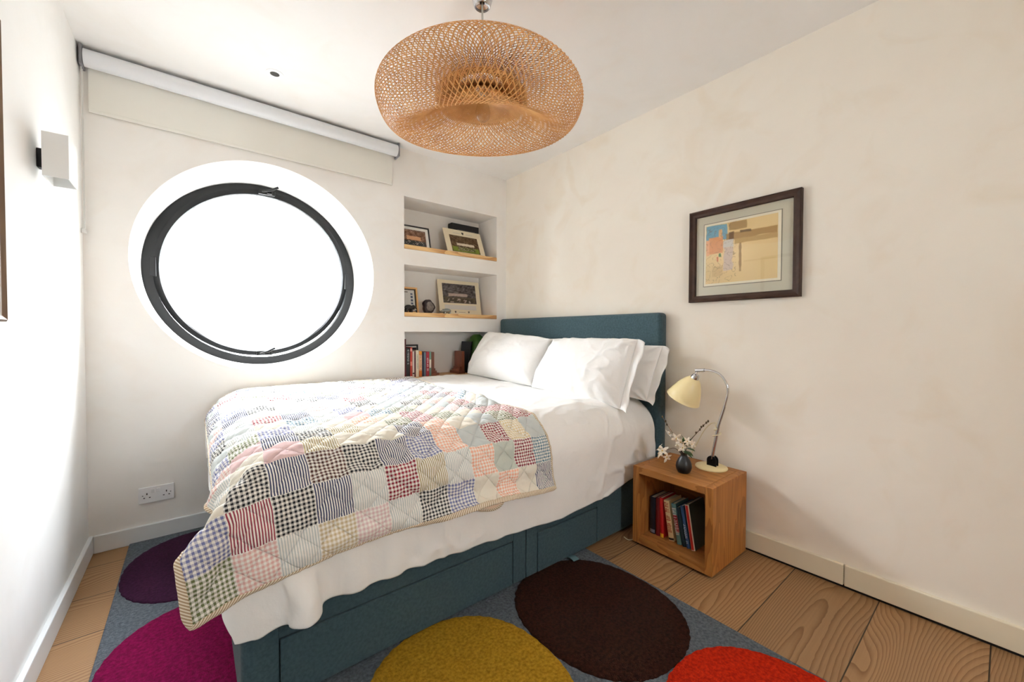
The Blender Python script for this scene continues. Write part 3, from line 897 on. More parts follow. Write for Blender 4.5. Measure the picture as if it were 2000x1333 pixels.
# ------------------------------------------------------------------ bedside cube
wood = mat('oiled_pine', (176, 122, 66), .5, spec=.3, c2=(150, 96, 46), nscale=3.5, stretch=(2, 2, .25), bump=.1, bscale=30, ramp=(.3, .7))
def grain(name, a, b, axis, freq=70, warp=.03):
    m = bpy.data.materials.new(name); m.use_nodes = True
    nt = m.node_tree; P = nt.nodes['Principled BSDF']; P.inputs['Roughness'].default_value = .48; P.inputs['Specular IOR Level'].default_value = .3
    tc = nt.nodes.new('ShaderNodeTexCoord')
    st = [5.0, 5.0, 5.0]; st['xyz'.index(axis)] = .7
    mp = N(nt, 'ShaderNodeMapping'); mp.inputs['Scale'].default_value = st
    nt.links.new(tc.outputs['Object'], mp.inputs[0])
    n = N(nt, 'ShaderNodeTexNoise'); n.inputs['Scale'].default_value = 1; n.inputs['Detail'].default_value = 3
    nt.links.new(mp.outputs[0], n.inputs['Vector'])
    f = math_node(nt, 'FRACT', math_node(nt, 'MULTIPLY', n.outputs['Fac'], freq * warp * 8))
    r = N(nt, 'ShaderNodeValToRGB'); r.color_ramp.elements[0].color = (*lin(a), 1); r.color_ramp.elements[1].color = (*lin(b), 1)
    r.color_ramp.elements[0].position = .25
    nt.links.new(f, r.inputs['Fac'])
    n2 = N(nt, 'ShaderNodeTexNoise'); n2.inputs['Scale'].default_value = 14; n2.inputs['Detail'].default_value = 3
    nt.links.new(mp.outputs[0], n2.inputs['Vector'])
    hs = N(nt, 'ShaderNodeHueSaturation'); nt.links.new(r.outputs[0], hs.inputs['Color'])
    nt.links.new(math_node(nt, 'ADD', math_node(nt, 'MULTIPLY', n2.outputs['Fac'], .35), .80), hs.inputs['Value'])
    nt.links.new(hs.outputs[0], P.inputs['Base Color'])
    return m
gz = grain('pine_upright_grain', (172, 114, 58), (144, 90, 43), 'z')
gy = grain('pine_cross_grain', (172, 116, 62), (146, 94, 47), 'y')
gx = grain('pine_long_grain', (190, 140, 86), (164, 114, 64), 'x')
CX0, CX1, CY0, CY1, CZ0, CZ1, TH = 1.868, 2.246, .842, 1.270, .016, .430, .036
ns = thing('bedside_cube', 'open fronted oiled pine cube beside the bed holding books', 'bedside table', (2.05, 1.056, 0))
MB().box((CX0, CY0 + TH, CZ1 - TH), (CX1, CY1 - TH, CZ1), .0015).build('top_panel', gy, ns)
MB().box((CX0, CY0 + TH, CZ0), (CX1, CY1 - TH, CZ0 + TH), .0015).build('bottom_panel', gy, ns)
MB().box((CX0, CY0, CZ0), (CX1, CY0 + TH - .0005, CZ1), .0015).build('side_panel', gz, ns)
MB().box((CX0, CY1 - TH + .0005, CZ0), (CX1, CY1, CZ1), .0015).build('side_panel', gz, ns)
MB().box((CX1 - .012, CY0 + TH, CZ0 + TH), (CX1 - .002, CY1 - TH, CZ1 - TH)).build('back_panel', gy, ns)
for x in (CX0 + .05, CX1 - .05):
    for y in (CY0 + .05, CY1 - .05):
        MB().lathe([(.014, 0), (.016, .004), (.016, CZ0)], (x, y, 0), n=14).build('foot', M['black'], ns)

# ------------------------------------------------------------------ books
pagem = mat('cream_paper', (214, 204, 182), .9, c2=(196, 184, 158), nscale=4, stretch=(120, 1, 1), ramp=(.4, .6))
MATC = {}
def flat(c, rough=.5):
    k = (tuple(c), rough)
    if k not in MATC: MATC[k] = mat('print_%d_%d_%d' % tuple(c), c, rough)
    return MATC[k]
def book(label, w, h, d, loc, rz, lean, cover, group, bands=(), title=None, cat='book', spine=None):
    """spine faces local -Y; bands (z0, z1, colour); title (z0, z1, colour, width share)"""
    r = bpy.data.objects.new('book', None); r.empty_display_size = .03; COL.objects.link(r)
    ORG[r.name] = Vector((0, 0, 0))
    tag(r, label, cat, group)
    t = .0022
    mb = MB()
    mb.box((-w / 2, 0, 0), (-w / 2 + t, d, h)).box((w / 2 - t, 0, 0), (w / 2, d, h))
    n = 8
    P = [[(-w / 2 + w * i / n, -.0035 * (1 - (2 * i / n - 1) ** 2), z) for i in range(n + 1)] for z in (0, h)]
    Pb = [[(-w / 2 + w * i / n, .002, z) for i in range(n + 1)] for z in (0, h)]
    mb.grid(P); mb.grid(Pb, flip=True)
    for k in (0, 1): mb.grid([P[k], Pb[k]])
    mb.build('cover', flat(cover), r)
    MB().box((-w / 2 + t, .003, .003), (w / 2 - t, d - .004, h - .003)).build('pages', pagem, r)
    def strip(z0, z1, c, name, s=.96):
        g = MB(); k = 6
        g.grid([[((-w / 2 + w * i / k) * s, -.0035 * (1 - (2 * i / k * 1.0 - 1) ** 2) - .0006, z) for i in range(k + 1)] for z in (z0, z1)])
        g.build(name, flat(c), r)
    for z0, z1, c in bands: strip(z0 * h, z1 * h, c, 'spine_band')
    if title:
        z0, z1, c, s = title
        g = MB(); z = z0 * h; rr = random.Random(label)
        while z < z1 * h:
            l = rr.uniform(.004, .009)
            ww = w * s * rr.uniform(.32, .5)
            yy = -.0045
            if rr.random() < .85:
                if rr.random() < .5: g.box((-ww, yy, z), (ww, yy + .002, z + l * .45))
                else:
                    g.box((-ww, yy, z), (-ww * .3, yy + .002, z + l * .8)); g.box((-ww, yy, z), (ww, yy + .002, z + l * .3))
            z += l + .0015
        g.build('spine_lettering', flat(c), r)
    r.rotation_euler = (0, lean, rz)
    r.location = Vector(loc) + Vector((0, 0, abs(math.sin(lean)) * w / 2))
    return r
R90 = -math.pi / 2
gN = 'books inside the bedside cube'
zb = CZ0 + TH + .0005
def nb_book(label, y, w, h, d, lean, cover, **k):
    return book(label, w, h, d, (1.958, y, zb), R90, -math.radians(lean), cover, gN, **k)
nb_book('black book at the far left inside the bedside cube', 1.205, .030, .200, .135, 0, (20, 20, 34), bands=((.03, .12, (120, 120, 130)),))
nb_book('dark red book between the black and the bright red ones in the cube', 1.174, .024, .205, .135, 0, (104, 10, 18))
nb_book('bright red book with a yellow foot to its spine in the cube', 1.148, .020, .212, .130, 2, (170, 18, 20), bands=((.0, .10, (220, 160, 30)),))
nb_book('cream spined book with red lettering leaning in the cube', 1.093, .030, .208, .125, 9, (214, 186, 142), title=(.22, .95, (168, 44, 34), .8), bands=((.03, .08, (40, 36, 30)),))
nb_book('pale teal spined book with red and white lettering leaning in the cube', 1.050, .024, .205, .13, 10, (96, 136, 136), title=(.24, .90, (222, 212, 206), .95), bands=((.30, .72, (140, 34, 48)),))
nb_book('dark teal book leaning beside the pale teal one in the cube', 1.024, .018, .196, .14, 10.5, (28, 56, 66))
nb_book('blue spined book with pale lettering leaning in the cube', 1.002, .018, .210, .13, 10.5, (52, 82, 128), title=(.12, .55, (190, 200, 214), .7))
nb_book('grey green book with a red spine edged white, rightmost in the cube', .976, .022, .225, .155, 9.5, (84, 94, 86), bands=((.0, 1., (224, 210, 196)),), title=None)
# red stripe inside the white edges of that last spine
last = [o for o in COL.objects if o.name.startswith('book')][-1]
g = MB(); g.grid([[((-.011 + .022 * i / 6) * .62, -.0052, z) for i in range(7)] for z in (.004, .221)])
g.build('spine_stripe', flat((176, 34, 22)), last)

# ------------------------------------------------------------------ table lamp
cream = mat('cream_enamel', (232, 214, 164), .32)
LX, LY, LZ = 2.160, .985, CZ1
tl = thing('table_lamp', 'cream adjustable table lamp with chrome stem on the bedside cube', 'table lamp', (LX, LY, LZ))
MB().lathe([(.001, 0), (.078, 0), (.080, .004), (.078, .009), (.066, .014), (.040, .019), (.012, .021), (.001, .0215)], (LX, LY, LZ + .0005), n=48, cap0=True, cap1=False).build('base', cream, tl, smooth=True, angle=60)
# hinge arch, stem, gooseneck in a plane leaning along -Y
def lp(y, z, dx=0): return Vector((2.140 + dx, y, z))
mb = MB()
arch = [Vector((0, -.024, 0)), Vector((0, .024, 0))] + [Vector((0, .024 * math.cos(math.radians(a)), .030 + .024 * math.sin(math.radians(a)))) for a in range(0, 181, 15)]
for dx in (-.014, .008):
    mb.prism([p + Vector((2.146 + dx, .972, LZ + .018)) for p in arch], (.006, 0, 0))
mb.tube([Vector((2.128, .972, LZ + .048)), Vector((2.166, .972, LZ + .048))], .008, 12)
mb.build('hinge', M['dark_metal'], tl, smooth=True)
st = [lp(.972, LZ + .048), lp(.966, .522), lp(.953, .595), lp(.940, .673), lp(.926, .722), lp(.913, .771)]
MB().tube(st, [.0085, .0085, .0085, .0080, .0078, .0075], 14).build('stem', M['chrome'], tl, smooth=True)
gn = [(.913, .771), (.903, .815), (.897, .850), (.900, .880), (.910, .903), (.926, .925), (.946, .941), (.968, .950), (.990, .953), (1.018, .953), (1.04, .950)]
MB().tube([lp(*p) for p in gn], .0062, 14).build('gooseneck', M['chrome'], tl, smooth=True)
MB().tube([lp(1.018, .9525), lp(1.066, .948)], .010, 14).tube([lp(1.060, .946), lp(1.063, .925)], .006, 10).build('joint', M['chrome'], tl, smooth=True)
ax = Vector((0, .066, -.122)).normalized()
nk = lp(1.0625, .922)
MB().lathe([(.006, -.006), (.016, -.003), (.020, .006), (.022, .018), (.022, .026)], nk, ax, 28).build('lamp_holder', M['chrome'], tl, smooth=True)
sp_ = [(.0225, .020), (.031, .024), (.043, .038), (.056, .060), (.068, .085), (.079, .112), (.087, .136), (.0905, .150), (.0925, .152), (.0925, .154), (.0895, .153), (.085, .136), (.077, .112), (.066, .085), (.054, .061), (.041, .040), (.029, .0275), (.0225, .024)]
MB().lathe(sp_, nk, ax, 56, False, False).build('lamp_shade', cream, tl, smooth=True, angle=70)
bulb = mat('opal_bulb', (240, 238, 230), .3)
MB().lathe([(.004, .026), (.012, .030), (.013, .05), (.024, .075), (.029, .095), (.024, .114), (.012, .122), (.001, .124)], nk, ax, 24).build('bulb', bulb, tl, smooth=True)
cordm = mat('cream_flex', (222, 208, 172), .6)
coil = []
for k in range(30):
    a = k / 29 * math.pi * 3.0
    z = .600 + .05 * k / 29
    yc = .953 - (z - .595) * .165
    coil.append(Vector((2.140 + .0135 * math.cos(a), yc + .018 * math.sin(a), z)))
tail = [coil[-1] + Vector((.01, .012, .012)), lp(.975, .668, .05), lp(1.02, .652, .09), lp(1.07, .60, .115), lp(1.12, .50, .118), lp(1.17, .40, .118), lp(1.24, .30, .118), lp(1.29, .16, .08), lp(1.305, .05, -.06), lp(1.300, .012, -.16), lp(1.286, .005, -.235), lp(1.297, .006, -.27), lp(1.33, .007, -.265)]
from mathutils import geometry
def smooth_path(pts, k=6):
    A = np.array([list(p) for p in pts])[:, None, :]
    A = np.concatenate([A, A], 1)
    n = len(pts); t = np.arange((n - 1) * k + 1) / k; i = np.minimum(t.astype(int), n - 2); f = (t - i)[:, None]
    g = lambda j: A[np.clip(j, 0, n - 1), 0]
    p0, p1, p2, p3 = g(i - 1), g(i), g(i + 1), g(i + 2)
    return [Vector(v) for v in .5 * ((2 * p1) + (p2 - p0) * f + (2 * p0 - 5 * p1 + 4 * p2 - p3) * f ** 2 + (3 * p1 - p0 - 3 * p2 + p3) * f ** 3)]
MB().tube(smooth_path(coil + tail, 5), .0026, 8).build('cord', cordm, tl, smooth=True)

# ------------------------------------------------------------------ vase and flowers
VX, VY = 1.975, 1.040
vz = CZ1 + .0005
ceramic = mat('black_ceramic', (22, 22, 24), .35)
vs_ = MB().lathe([(.001, 0), (.024, 0), (.028, .002), (.036, .016), (.0395, .032), (.037, .050), (.029, .068), (.019, .082), (.0155, .090), (.0165, .096), (.022, .104), (.0245, .107), (.022, .107), (.015, .098), (.012, .090), (.012, .06), (.001, .05)], (VX, VY, vz), n=40, cap0=True, cap1=False).build('vase', ceramic, smooth=True, at=(VX, VY, vz), angle=60)
tag(vs_, 'small black bulbous ceramic vase on the bedside cube', 'vase')
stemm = mat('brown_twig', (86, 66, 40), .8)
leafm = mat('dark_green_leaf', (44, 70, 36), .45, c2=(60, 92, 46), nscale=30)
petalm = mat('cream_petal', (240, 230, 214), .7, c2=(230, 212, 190), nscale=40)
centrem = mat('yellow_centre', (206, 166, 74), .7)
def blossom(root, c, nrm, size, seed, npet=5):
    r = random.Random(seed)
    nrm = Vector(nrm).normalized(); u = nrm.orthogonal().normalized(); w = nrm.cross(u)
    c = Vector(c)
    mb = MB()
    a0 = r.uniform(0, 6.28)
    for k in range(npet):
        a = a0 + k * 2 * math.pi / npet + r.uniform(-.15, .15)
        d = u * math.cos(a) + w * math.sin(a); s = nrm.cross(d)
        L = size * r.uniform(.85, 1.15); curl = r.uniform(-.1, .5)
        rows = []
        for i in range(7):
            t = i / 6
            wid = L * .24 * math.sin(math.pi * (t * .86 + .10)) ** .8
            p = c + d * L * t + nrm * (L * (.25 * t - curl * t * t))
            rows.append([p - s * wid + nrm * wid * .2, p, p + s * wid + nrm * wid * .2])
        mb.grid(rows)
    o = mb.build('blossom', petalm, root, smooth=True, angle=180)
    md = o.modifiers.new('s', 'SOLIDIFY'); md.thickness = .0008
    m2 = MB(); m2.ico(c + nrm * size * .06, size * .13, 2); m2.build('stamens', centrem, o, smooth=True)
def leaf(mb, base, d, L, seed):
    r = random.Random(seed)
    d = Vector(d).normalized(); up = Vector((0, 0, 1)); s = d.cross(up).normalized(); nn = s.cross(d)
    rows = []
    for i in range(9):
        t = i / 8
        wid = L * .20 * math.sin(math.pi * (t * .95 + .03)) ** .9
        p = Vector(base) + d * L * t + nn * L * (.12 * t - .22 * t * t)
        rows.append([p - s * wid + nn * wid * .25, p, p + s * wid + nn * wid * .25])
    mb.grid(rows)
neck = Vector((VX, VY, vz + .080))
def sprig(label, pts, blossoms, leaves, buds=()):
    root = thing('flower_sprig', label, 'flowers', tuple(neck), 'cut sprigs in the black vase')
    path = smooth_path([neck] + [Vector(p) for p in pts], 6)
    n = len(path)
    MB().tube(path, [.0022 - .0010 * i / n for i in range(n)], 7).build('stem', stemm, root, smooth=True)
    for k, (c, nr_, s) in enumerate(blossoms): blossom(root, c, nr_, s, len(label) + k)
    for k, (b, d, L) in enumerate(leaves):
        mb = MB(); leaf(mb, b, d, L, k); o = mb.build('leaf', leafm, root, smooth=True, angle=180)
        md = o.modifiers.new('s', 'SOLIDIFY'); md.thickness = .0007
    for c in buds:
        MB().ico(c, .0045, 2, (1, 1, 1.5)).build('bud', stemm, root, smooth=True)
    return root
cm = Vector((-.6, -.75, .25))
sprig('blossom twig in the black vase reaching up left towards the headboard', [(1.965, 1.065, .575), (1.975, 1.105, .625), (1.985, 1.150, .672), (1.99, 1.172, .695)],
      [((1.962, 1.112, .620), (-.4, .2, -.3), .030), ((1.955, 1.072, .603), cm, .031), ((1.96, 1.055, .572), cm, .026)], [], [(1.99, 1.172, .695), (1.985, 1.150, .676), (1.982, 1.140, .660)])
sprig('low blossom twig in the black vase drooping left beside the duvet', [(1.955, 1.075, .550), (1.945, 1.110, .540), (1.935, 1.140, .520)],
      [((1.93, 1.135, .528), (-.5, -.4, .6), .032), ((1.94, 1.150, .510), (-.6, .3, .2), .032), ((1.93, 1.110, .502), (-.4, -.7, -.2), .029), ((1.945, 1.16, .535), (-.3, .6, .5), .026)], [])
sprig('bare budded twig in the black vase pointing up right towards the lamp', [(1.98, 1.02, .585), (1.99, .985, .640), (2.0, .950, .690), (2.0, .930, .712)],
      [], [], [(2.0, .930, .712), (2.0, .939, .703), (1.998, .953, .686), (1.994, .968, .664), (1.99, .985, .645), (1.996, .962, .678)])
sprig('leafy blossom sprig standing in the middle of the black vase', [(1.965, 1.035, .570), (1.965, 1.020, .605)],
      [((1.945, 1.032, .566), (-.7, -.6, .1), .026), ((1.950, 1.010, .602), (-.5, -.6, .5), .023), ((1.945, 1.045, .592), cm, .024), ((1.955, .990, .592), (-.3, -.9, .2), .022)],
      [((1.965, 1.03, .56), (-.2, -1, .1), .060), ((1.962, 1.03, .548), (-.3, -1, -.15), .056), ((1.965, 1.03, .572), (-.1, -1, .35), .055), ((1.965, 1.03, .580), (.2, -.7, .9), .050), ((1.965, 1.035, .575), (-.4, -.2, .95), .052), ((1.962, 1.035, .55), (-.7, -.6, .0), .046), ((1.962, 1.03, .595), (-.3, .3, 1), .04), ((1.965, 1.03, .54), (-.1, -1, -.4), .045)])

# ------------------------------------------------------------------ framed watercolour on the right wall
def attr_mat(name, rough=.6):
    m = bpy.data.materials.new(name); m.use_nodes = True
    nt = m.node_tree; P = nt.nodes['Principled BSDF']; P.inputs['Roughness'].default_value = rough; P.inputs['Specular IOR Level'].default_value = .2
    a = N(nt, 'ShaderNodeAttribute', attribute_name='col'); nt.links.new(a.outputs['Color'], P.inputs['Base Color'])
    return m
M['print'] = attr_mat('printed_paper', .7)
def fnoise(u, v, f, seed):
    P = np.stack([u * f, v * f, np.zeros_like(u)], -1)
    return waves(P, 1.0, 1.0, seed, n=10)
def paint(shape, fn):
    v, u = np.meshgrid(np.linspace(1, 0, shape[1]), np.linspace(0, 1, shape[0]))
    rgb = fn(u, v)
    c = rgb / 255
    return np.where(c <= .04045, c / 12.92, ((c + .055) / 1.055) ** 2.4)
def blend(base, mask, c):
    mask = np.clip(mask, 0, 1)[..., None]
    return base * (1 - mask) + np.array(c, float) * mask
def boxm(u, v, u0, u1, v0, v1, s=.012, wob=None):
    w = 0 if wob is None else wob
    return np.clip((u - u0 + w) / s, 0, 1) * np.clip((u1 - u + w) / s, 0, 1) * np.clip((v - v0 + w) / s, 0, 1) * np.clip((v1 - v + w) / s, 0, 1)
def watercolour(u, v):
    """u left to right, v bottom to top: street of pale washes with brown eaves"""
    w = fnoise(u, v, 22, 3) * .008
    b = np.ones(u.shape + (3,)) * np.array((232, 205, 152.))
    b += (fnoise(u, v, 7, 5) * 9)[..., None]
    b = blend(b, boxm(u, v, 0, .33, .72, 1.0, wob=w), (120, 168, 188))
    b = blend(b, (fnoise(u, v, 30, 9) > .6) * boxm(u, v, 0, .33, .8, 1.0) * .5, (96, 140, 160))
    b = blend(b, boxm(u, v, .04, .27, .50, .80, wob=w), (212, 150, 104))
    b = blend(b, boxm(u, v, .19, .25, .76, .92, wob=w), (220, 176, 128))
    b = blend(b, boxm(u, v, .0, .06, .48, .76, wob=w), (226, 170, 130))
    b = blend(b, boxm(u, v, .30, 1.0, .70, .82, wob=w) * .9, (168, 136, 88))
    b = blend(b, boxm(u, v, .34, .60, .86, 1.0, wob=w) * .85, (160, 130, 86))
    b = blend(b, boxm(u, v, .42, 1.0, .62, .72, wob=w) * .75, (178, 146, 96))
    b = blend(b, boxm(u, v, .50, .66, .79, .84, wob=w) * .9, (112, 90, 64))
    b = blend(b, boxm(u, v, .34, .42, .66, .84, wob=w) * .9, (96, 72, 50))
    b = blend(b, boxm(u, v, .49, .53, .16, .64, wob=w) * .8, (150, 116, 76))
    b = blend(b, boxm(u, v, .26, .42, .58, .72, wob=w), (216, 210, 200))
    b = blend(b, boxm(u, v, .27, .41, .20, .60, wob=w * 1.5), (216, 196, 180))
    b = blend(b, boxm(u, v, .19, .24, .44, .52, wob=w), (92, 140, 92))
    b = blend(b, boxm(u, v, .16, .20, .36, .46, wob=w), (206, 110, 84))
    b = blend(b, boxm(u, v, .10, .26, .12, .30, wob=w) * .35, (190, 158, 112))
    ed = np.abs(fnoise(u, v, 40, 14)) < .06
    b = blend(b, ed * (u < .45) * .35, (110, 84, 60))
    b = blend(b, boxm(u, v, .55, .99, .30, .34, s=.02) * .3, (206, 172, 116))
    return np.clip(b, 0, 255)
FX = XR - .001
Y0, Y1, Z0, Z1 = .628, 1.178, 1.329, 1.849
darkwood = mat('dark_walnut', (62, 42, 31), .6, spec=.25, c2=(48, 31, 23), nscale=6, stretch=(4, 4, 4))
pic = thing('framed_picture', 'dark wood framed watercolour with wide mount hanging on the right wall', 'picture', (FX, (Y0 + Y1) / 2, (Z0 + Z1) / 2))
def mitred(mb, Y0, Y1, Z0, Z1, w, d, X, sgn=-1):
    """picture frame moulding on a plane of constant X, front towards sgn"""
    prof = [(0, 0), (0, d), (w * .18, d * 1.15), (w * .55, d * .85), (w * .9, d * .8), (w, d * .55), (w, 0)]
    cs = [(Y0, Z0, 1, 1), (Y1, Z0, -1, 1), (Y1, Z1, -1, -1), (Y0, Z1, 1, -1)]
    rows = [[(X + sgn * h, y + sy * o, z + sz * o) for o, h in prof] for y, z, sy, sz in cs]
    mb.grid(rows, cu=True, cv=True)
mb = MB(); mitred(mb, Y0, Y1, Z0, Z1, .036, .026, FX); mb.build('frame', darkwood, pic)
MB().box((FX - .006, Y0 + .03, Z0 + .03), (FX - .001, Y1 - .03, Z1 - .03)).build('mount', mat('grey_green_mount_card', (206, 202, 182), .9), pic)
pl = MB(); pl.box((FX - .0072, .716 - .004, 1.418 - .004), (FX - .006, 1.098 + .004, 1.767 + .004)); pl.build('mount_line', mat('grey_line', (140, 136, 120), .9), pic)
MB().box((FX - .0082, .716, 1.418), (FX - .007, 1.098, 1.767)).build('paper', mat('ivory_paper', (240, 232, 210), .9), pic)
def picture_mesh(name, origin, eu, ev, w, h, fn, parent, shape=(120, 96)):
    a = np.linspace(0, 1, shape[0])[:, None, None]; b = np.linspace(1, 0, shape[1])[None, :, None]
    P = np.array(origin) + np.array(eu) * (a * w) + np.array(ev) * (b * h)
    return np_mesh(name, P, M['print'], parent, col=paint(shape, fn), smooth=False)
picture_mesh('watercolour', (FX - .0088, 1.088, 1.430), (0, -1, 0), (0, 0, 1), .358, .325, watercolour, pic, (150, 130))
MB().box((FX - .0125, Y0 + .034, Z0 + .034), (FX - .0105, Y1 - .034, Z1 - .034)).build('glazing', M['glass'], pic)

# ------------------------------------------------------------------ picture at the left edge
walnut = mat('brown_oak_frame', (118, 92, 66), .5, c2=(98, 74, 52), nscale=5, stretch=(6, 6, .6))
lpic = thing('framed_picture', 'brown wood framed picture on the left wall, cut off by the photo edge', 'picture', (XL, 1.35, 1.6))
PY0, PY1, PZ0, PZ1 = .95, 1.752, 1.178, 2.010
mb = MB(); mitred(mb, PY0, PY1, PZ0, PZ1, .030, .024, XL + .001, 1); mb.build('frame', walnut, lpic)
MB().box((XL + .002, PY0 + .025, PZ0 + .025), (XL + .007, PY1 - .025, PZ1 - .025)).build('mount', mat('white_mount_card', (236, 234, 228), .9), lpic)
MB().box((XL + .009, PY0 + .028, PZ0 + .028), (XL + .011, PY1 - .028, PZ1 - .028)).build('glazing', M['glass'], lpic)

# ------------------------------------------------------------------ wall light on the left wall
sc = thing('wall_light', 'square white up and down wall light on the left wall', 'wall light', (XL, 2.15, 1.77))
X0_, X1_, SY0, SY1, SZ0, SZ1, t = XL + .030, XL + .094, 2.098, 2.235, 1.692, 1.845, .003
mb = MB()
mb.box((X0_, SY0, SZ0), (X1_, SY0 + t, SZ1)).box((X0_, SY1 - t, SZ0), (X1_, SY1, SZ1)).box((X1_ - t, SY0 + t, SZ0), (X1_, SY1 - t, SZ1)).box((X0_, SY0 + t, SZ0), (X0_ + t, SY1 - t, SZ1))
mb.box((X0_ + t, SY0 + t, 1.755), (X1_ - t, SY1 - t, 1.780))
mb.build('shade', M['white_metal'], sc)
MB().box((XL + .0005, SY0 + .088, SZ0 + .050), (X0_ - .0005, SY1 - .012, SZ1 - .035), .002).build('wall_bracket', M['black'], sc)

# ------------------------------------------------------------------ roller blind
rb = thing('roller_blind', 'rolled up ivory roller blind above the round window', 'blind', (.40, 2.91, 2.52))
alu = mat('pale_grey_fascia', (226, 228, 232), .35)
BLX0, BLX1 = XL + .022, 1.213
prof = []
for k in range(33):
    a = 2 * math.pi * k / 32
    prof.append((2.908 + .041 * math.cos(a), 2.519 + .042 * math.sin(a)))
mb = MB()
mb.grid([[(x, y, z) for y, z in prof[:-1]] for x in (BLX0, BLX1)], cv=True)
for x in (BLX0, BLX1):
    f = [mb.bm.verts.new((x, y, z)) for y, z in prof[:-1]]
    mb.bm.faces.new(f)
mb.build('roller_tube', alu, rb, smooth=True)
for x in (BLX0 - .014, BLX1 + .001):
    MB().box((x, 2.872, 2.470), (x + .012, YB - .001, 2.568), .003).build('bracket', mat('grey_bracket', (126, 124, 128), .5), rb)
ivory = mat('ivory_blind_cloth', (228, 226, 218), .85, bump=.1, bscale=300, bdist=.001)
mb = MB().box((BLX0 + .008, 2.9445, 2.285), (BLX1 - .020, 2.9460, 2.53))
cl = mb.build('cloth', ivory, rb)
MB().box((BLX0 + .008, 2.9415, 2.268), (BLX1 - .020, 2.9485, 2.286), .002).build('bottom_bar', ivory, rb)
bead = mat('white_bead_chain', (206, 204, 200), .4)
loop = [Vector((XL + .012, 2.905, 2.50)), Vector((XL + .012, 2.905, 2.1)), Vector((XL + .012, 2.905, 1.68)), Vector((XL + .012, 2.912, 1.662)), Vector((XL + .012, 2.925, 1.662)), Vector((XL + .012, 2.932, 1.68)), Vector((XL + .012, 2.932, 2.1)), Vector((XL + .012, 2.932, 2.50))]
MB().tube(loop, .0022, 7).build('chain', bead, rb, smooth=True)
MB().box((XL + .002, 2.902, 1.645), (XL + .018, 2.936, 1.668), .002).build('chain_tidy', bead, rb)

# ------------------------------------------------------------------ ceiling spotlight
spt = thing('ceiling_downlight', 'small white round recessed downlight in the ceiling', 'downlight', (.368, 2.549, ZC))
MB().lathe([(.044, 0), (.043, -.003), (.034, -.005), (.023, -.003), (.0225, 0)], (.368, 2.549, ZC), n=40, cap0=False, cap1=False).build('bezel', M['white_plastic'], spt, smooth=True)
MB().lathe([(.0228, 0), (.0226, -.0022)], (.368, 2.549, ZC), n=32, cap0=True).build('lens', mat('dark_lens', (16, 16, 18), .25), spt)

# ------------------------------------------------------------------ double socket
so = thing('double_socket', 'white double power socket low on the window wall', 'socket', (-.165, YB, .252))
MB().box((-.2395, YB - .009, .208), (-.0905, YB - .0005, .296), .003).build('faceplate', M['white_plastic'], so)
for x in (-.180, -.158):
    MB().box((x - .008, YB - .0125, .262), (x + .008, YB - .008, .283), .002).build('switch', M['white_plastic'], so)
for sx in (-.209, -.120):
    pass
def pins(cx):
    mb = MB()
    mb.box((cx - .0022, YB - .0097, .254), (cx + .0022, YB - .0085, .264))
    for dx in (-.0115, .0115): mb.box((cx + dx - .0035, YB - .0097, .236), (cx + dx + .0035, YB - .0085, .2405))
    mb.box((cx - .0200, YB - .0097, .250), (cx - .0150, YB - .0085, .2535)) if cx < -.15 else mb.box((cx + .0150, YB - .0097, .250), (cx + .0200, YB - .0085, .2535))
    mb.build('pin_holes', M['black'], so)
pins(-.205); pins(-.124)

# ------------------------------------------------------------------ niche shelves
shelfm = grain('knotty_pine_edge', (214, 176, 124), (176, 126, 76), 'x', 55, .03)
for zt, lab in ((1.840, 'knotty pine shelf board at the top of the wall niche'), (1.311, 'pine shelf board in the middle of the wall niche'), (.785, 'pine board at the bottom of the wall niche behind the bed')):
    b = MB().box((NX0 + .001, YB - .004, zt - .033), (NX1 - .001, NYB - .001, zt), .002).build('shelf_board', shelfm, at=((NX0 + NX1) / 2, 3.1, zt - .033))
    tag(b, lab, 'shelf')

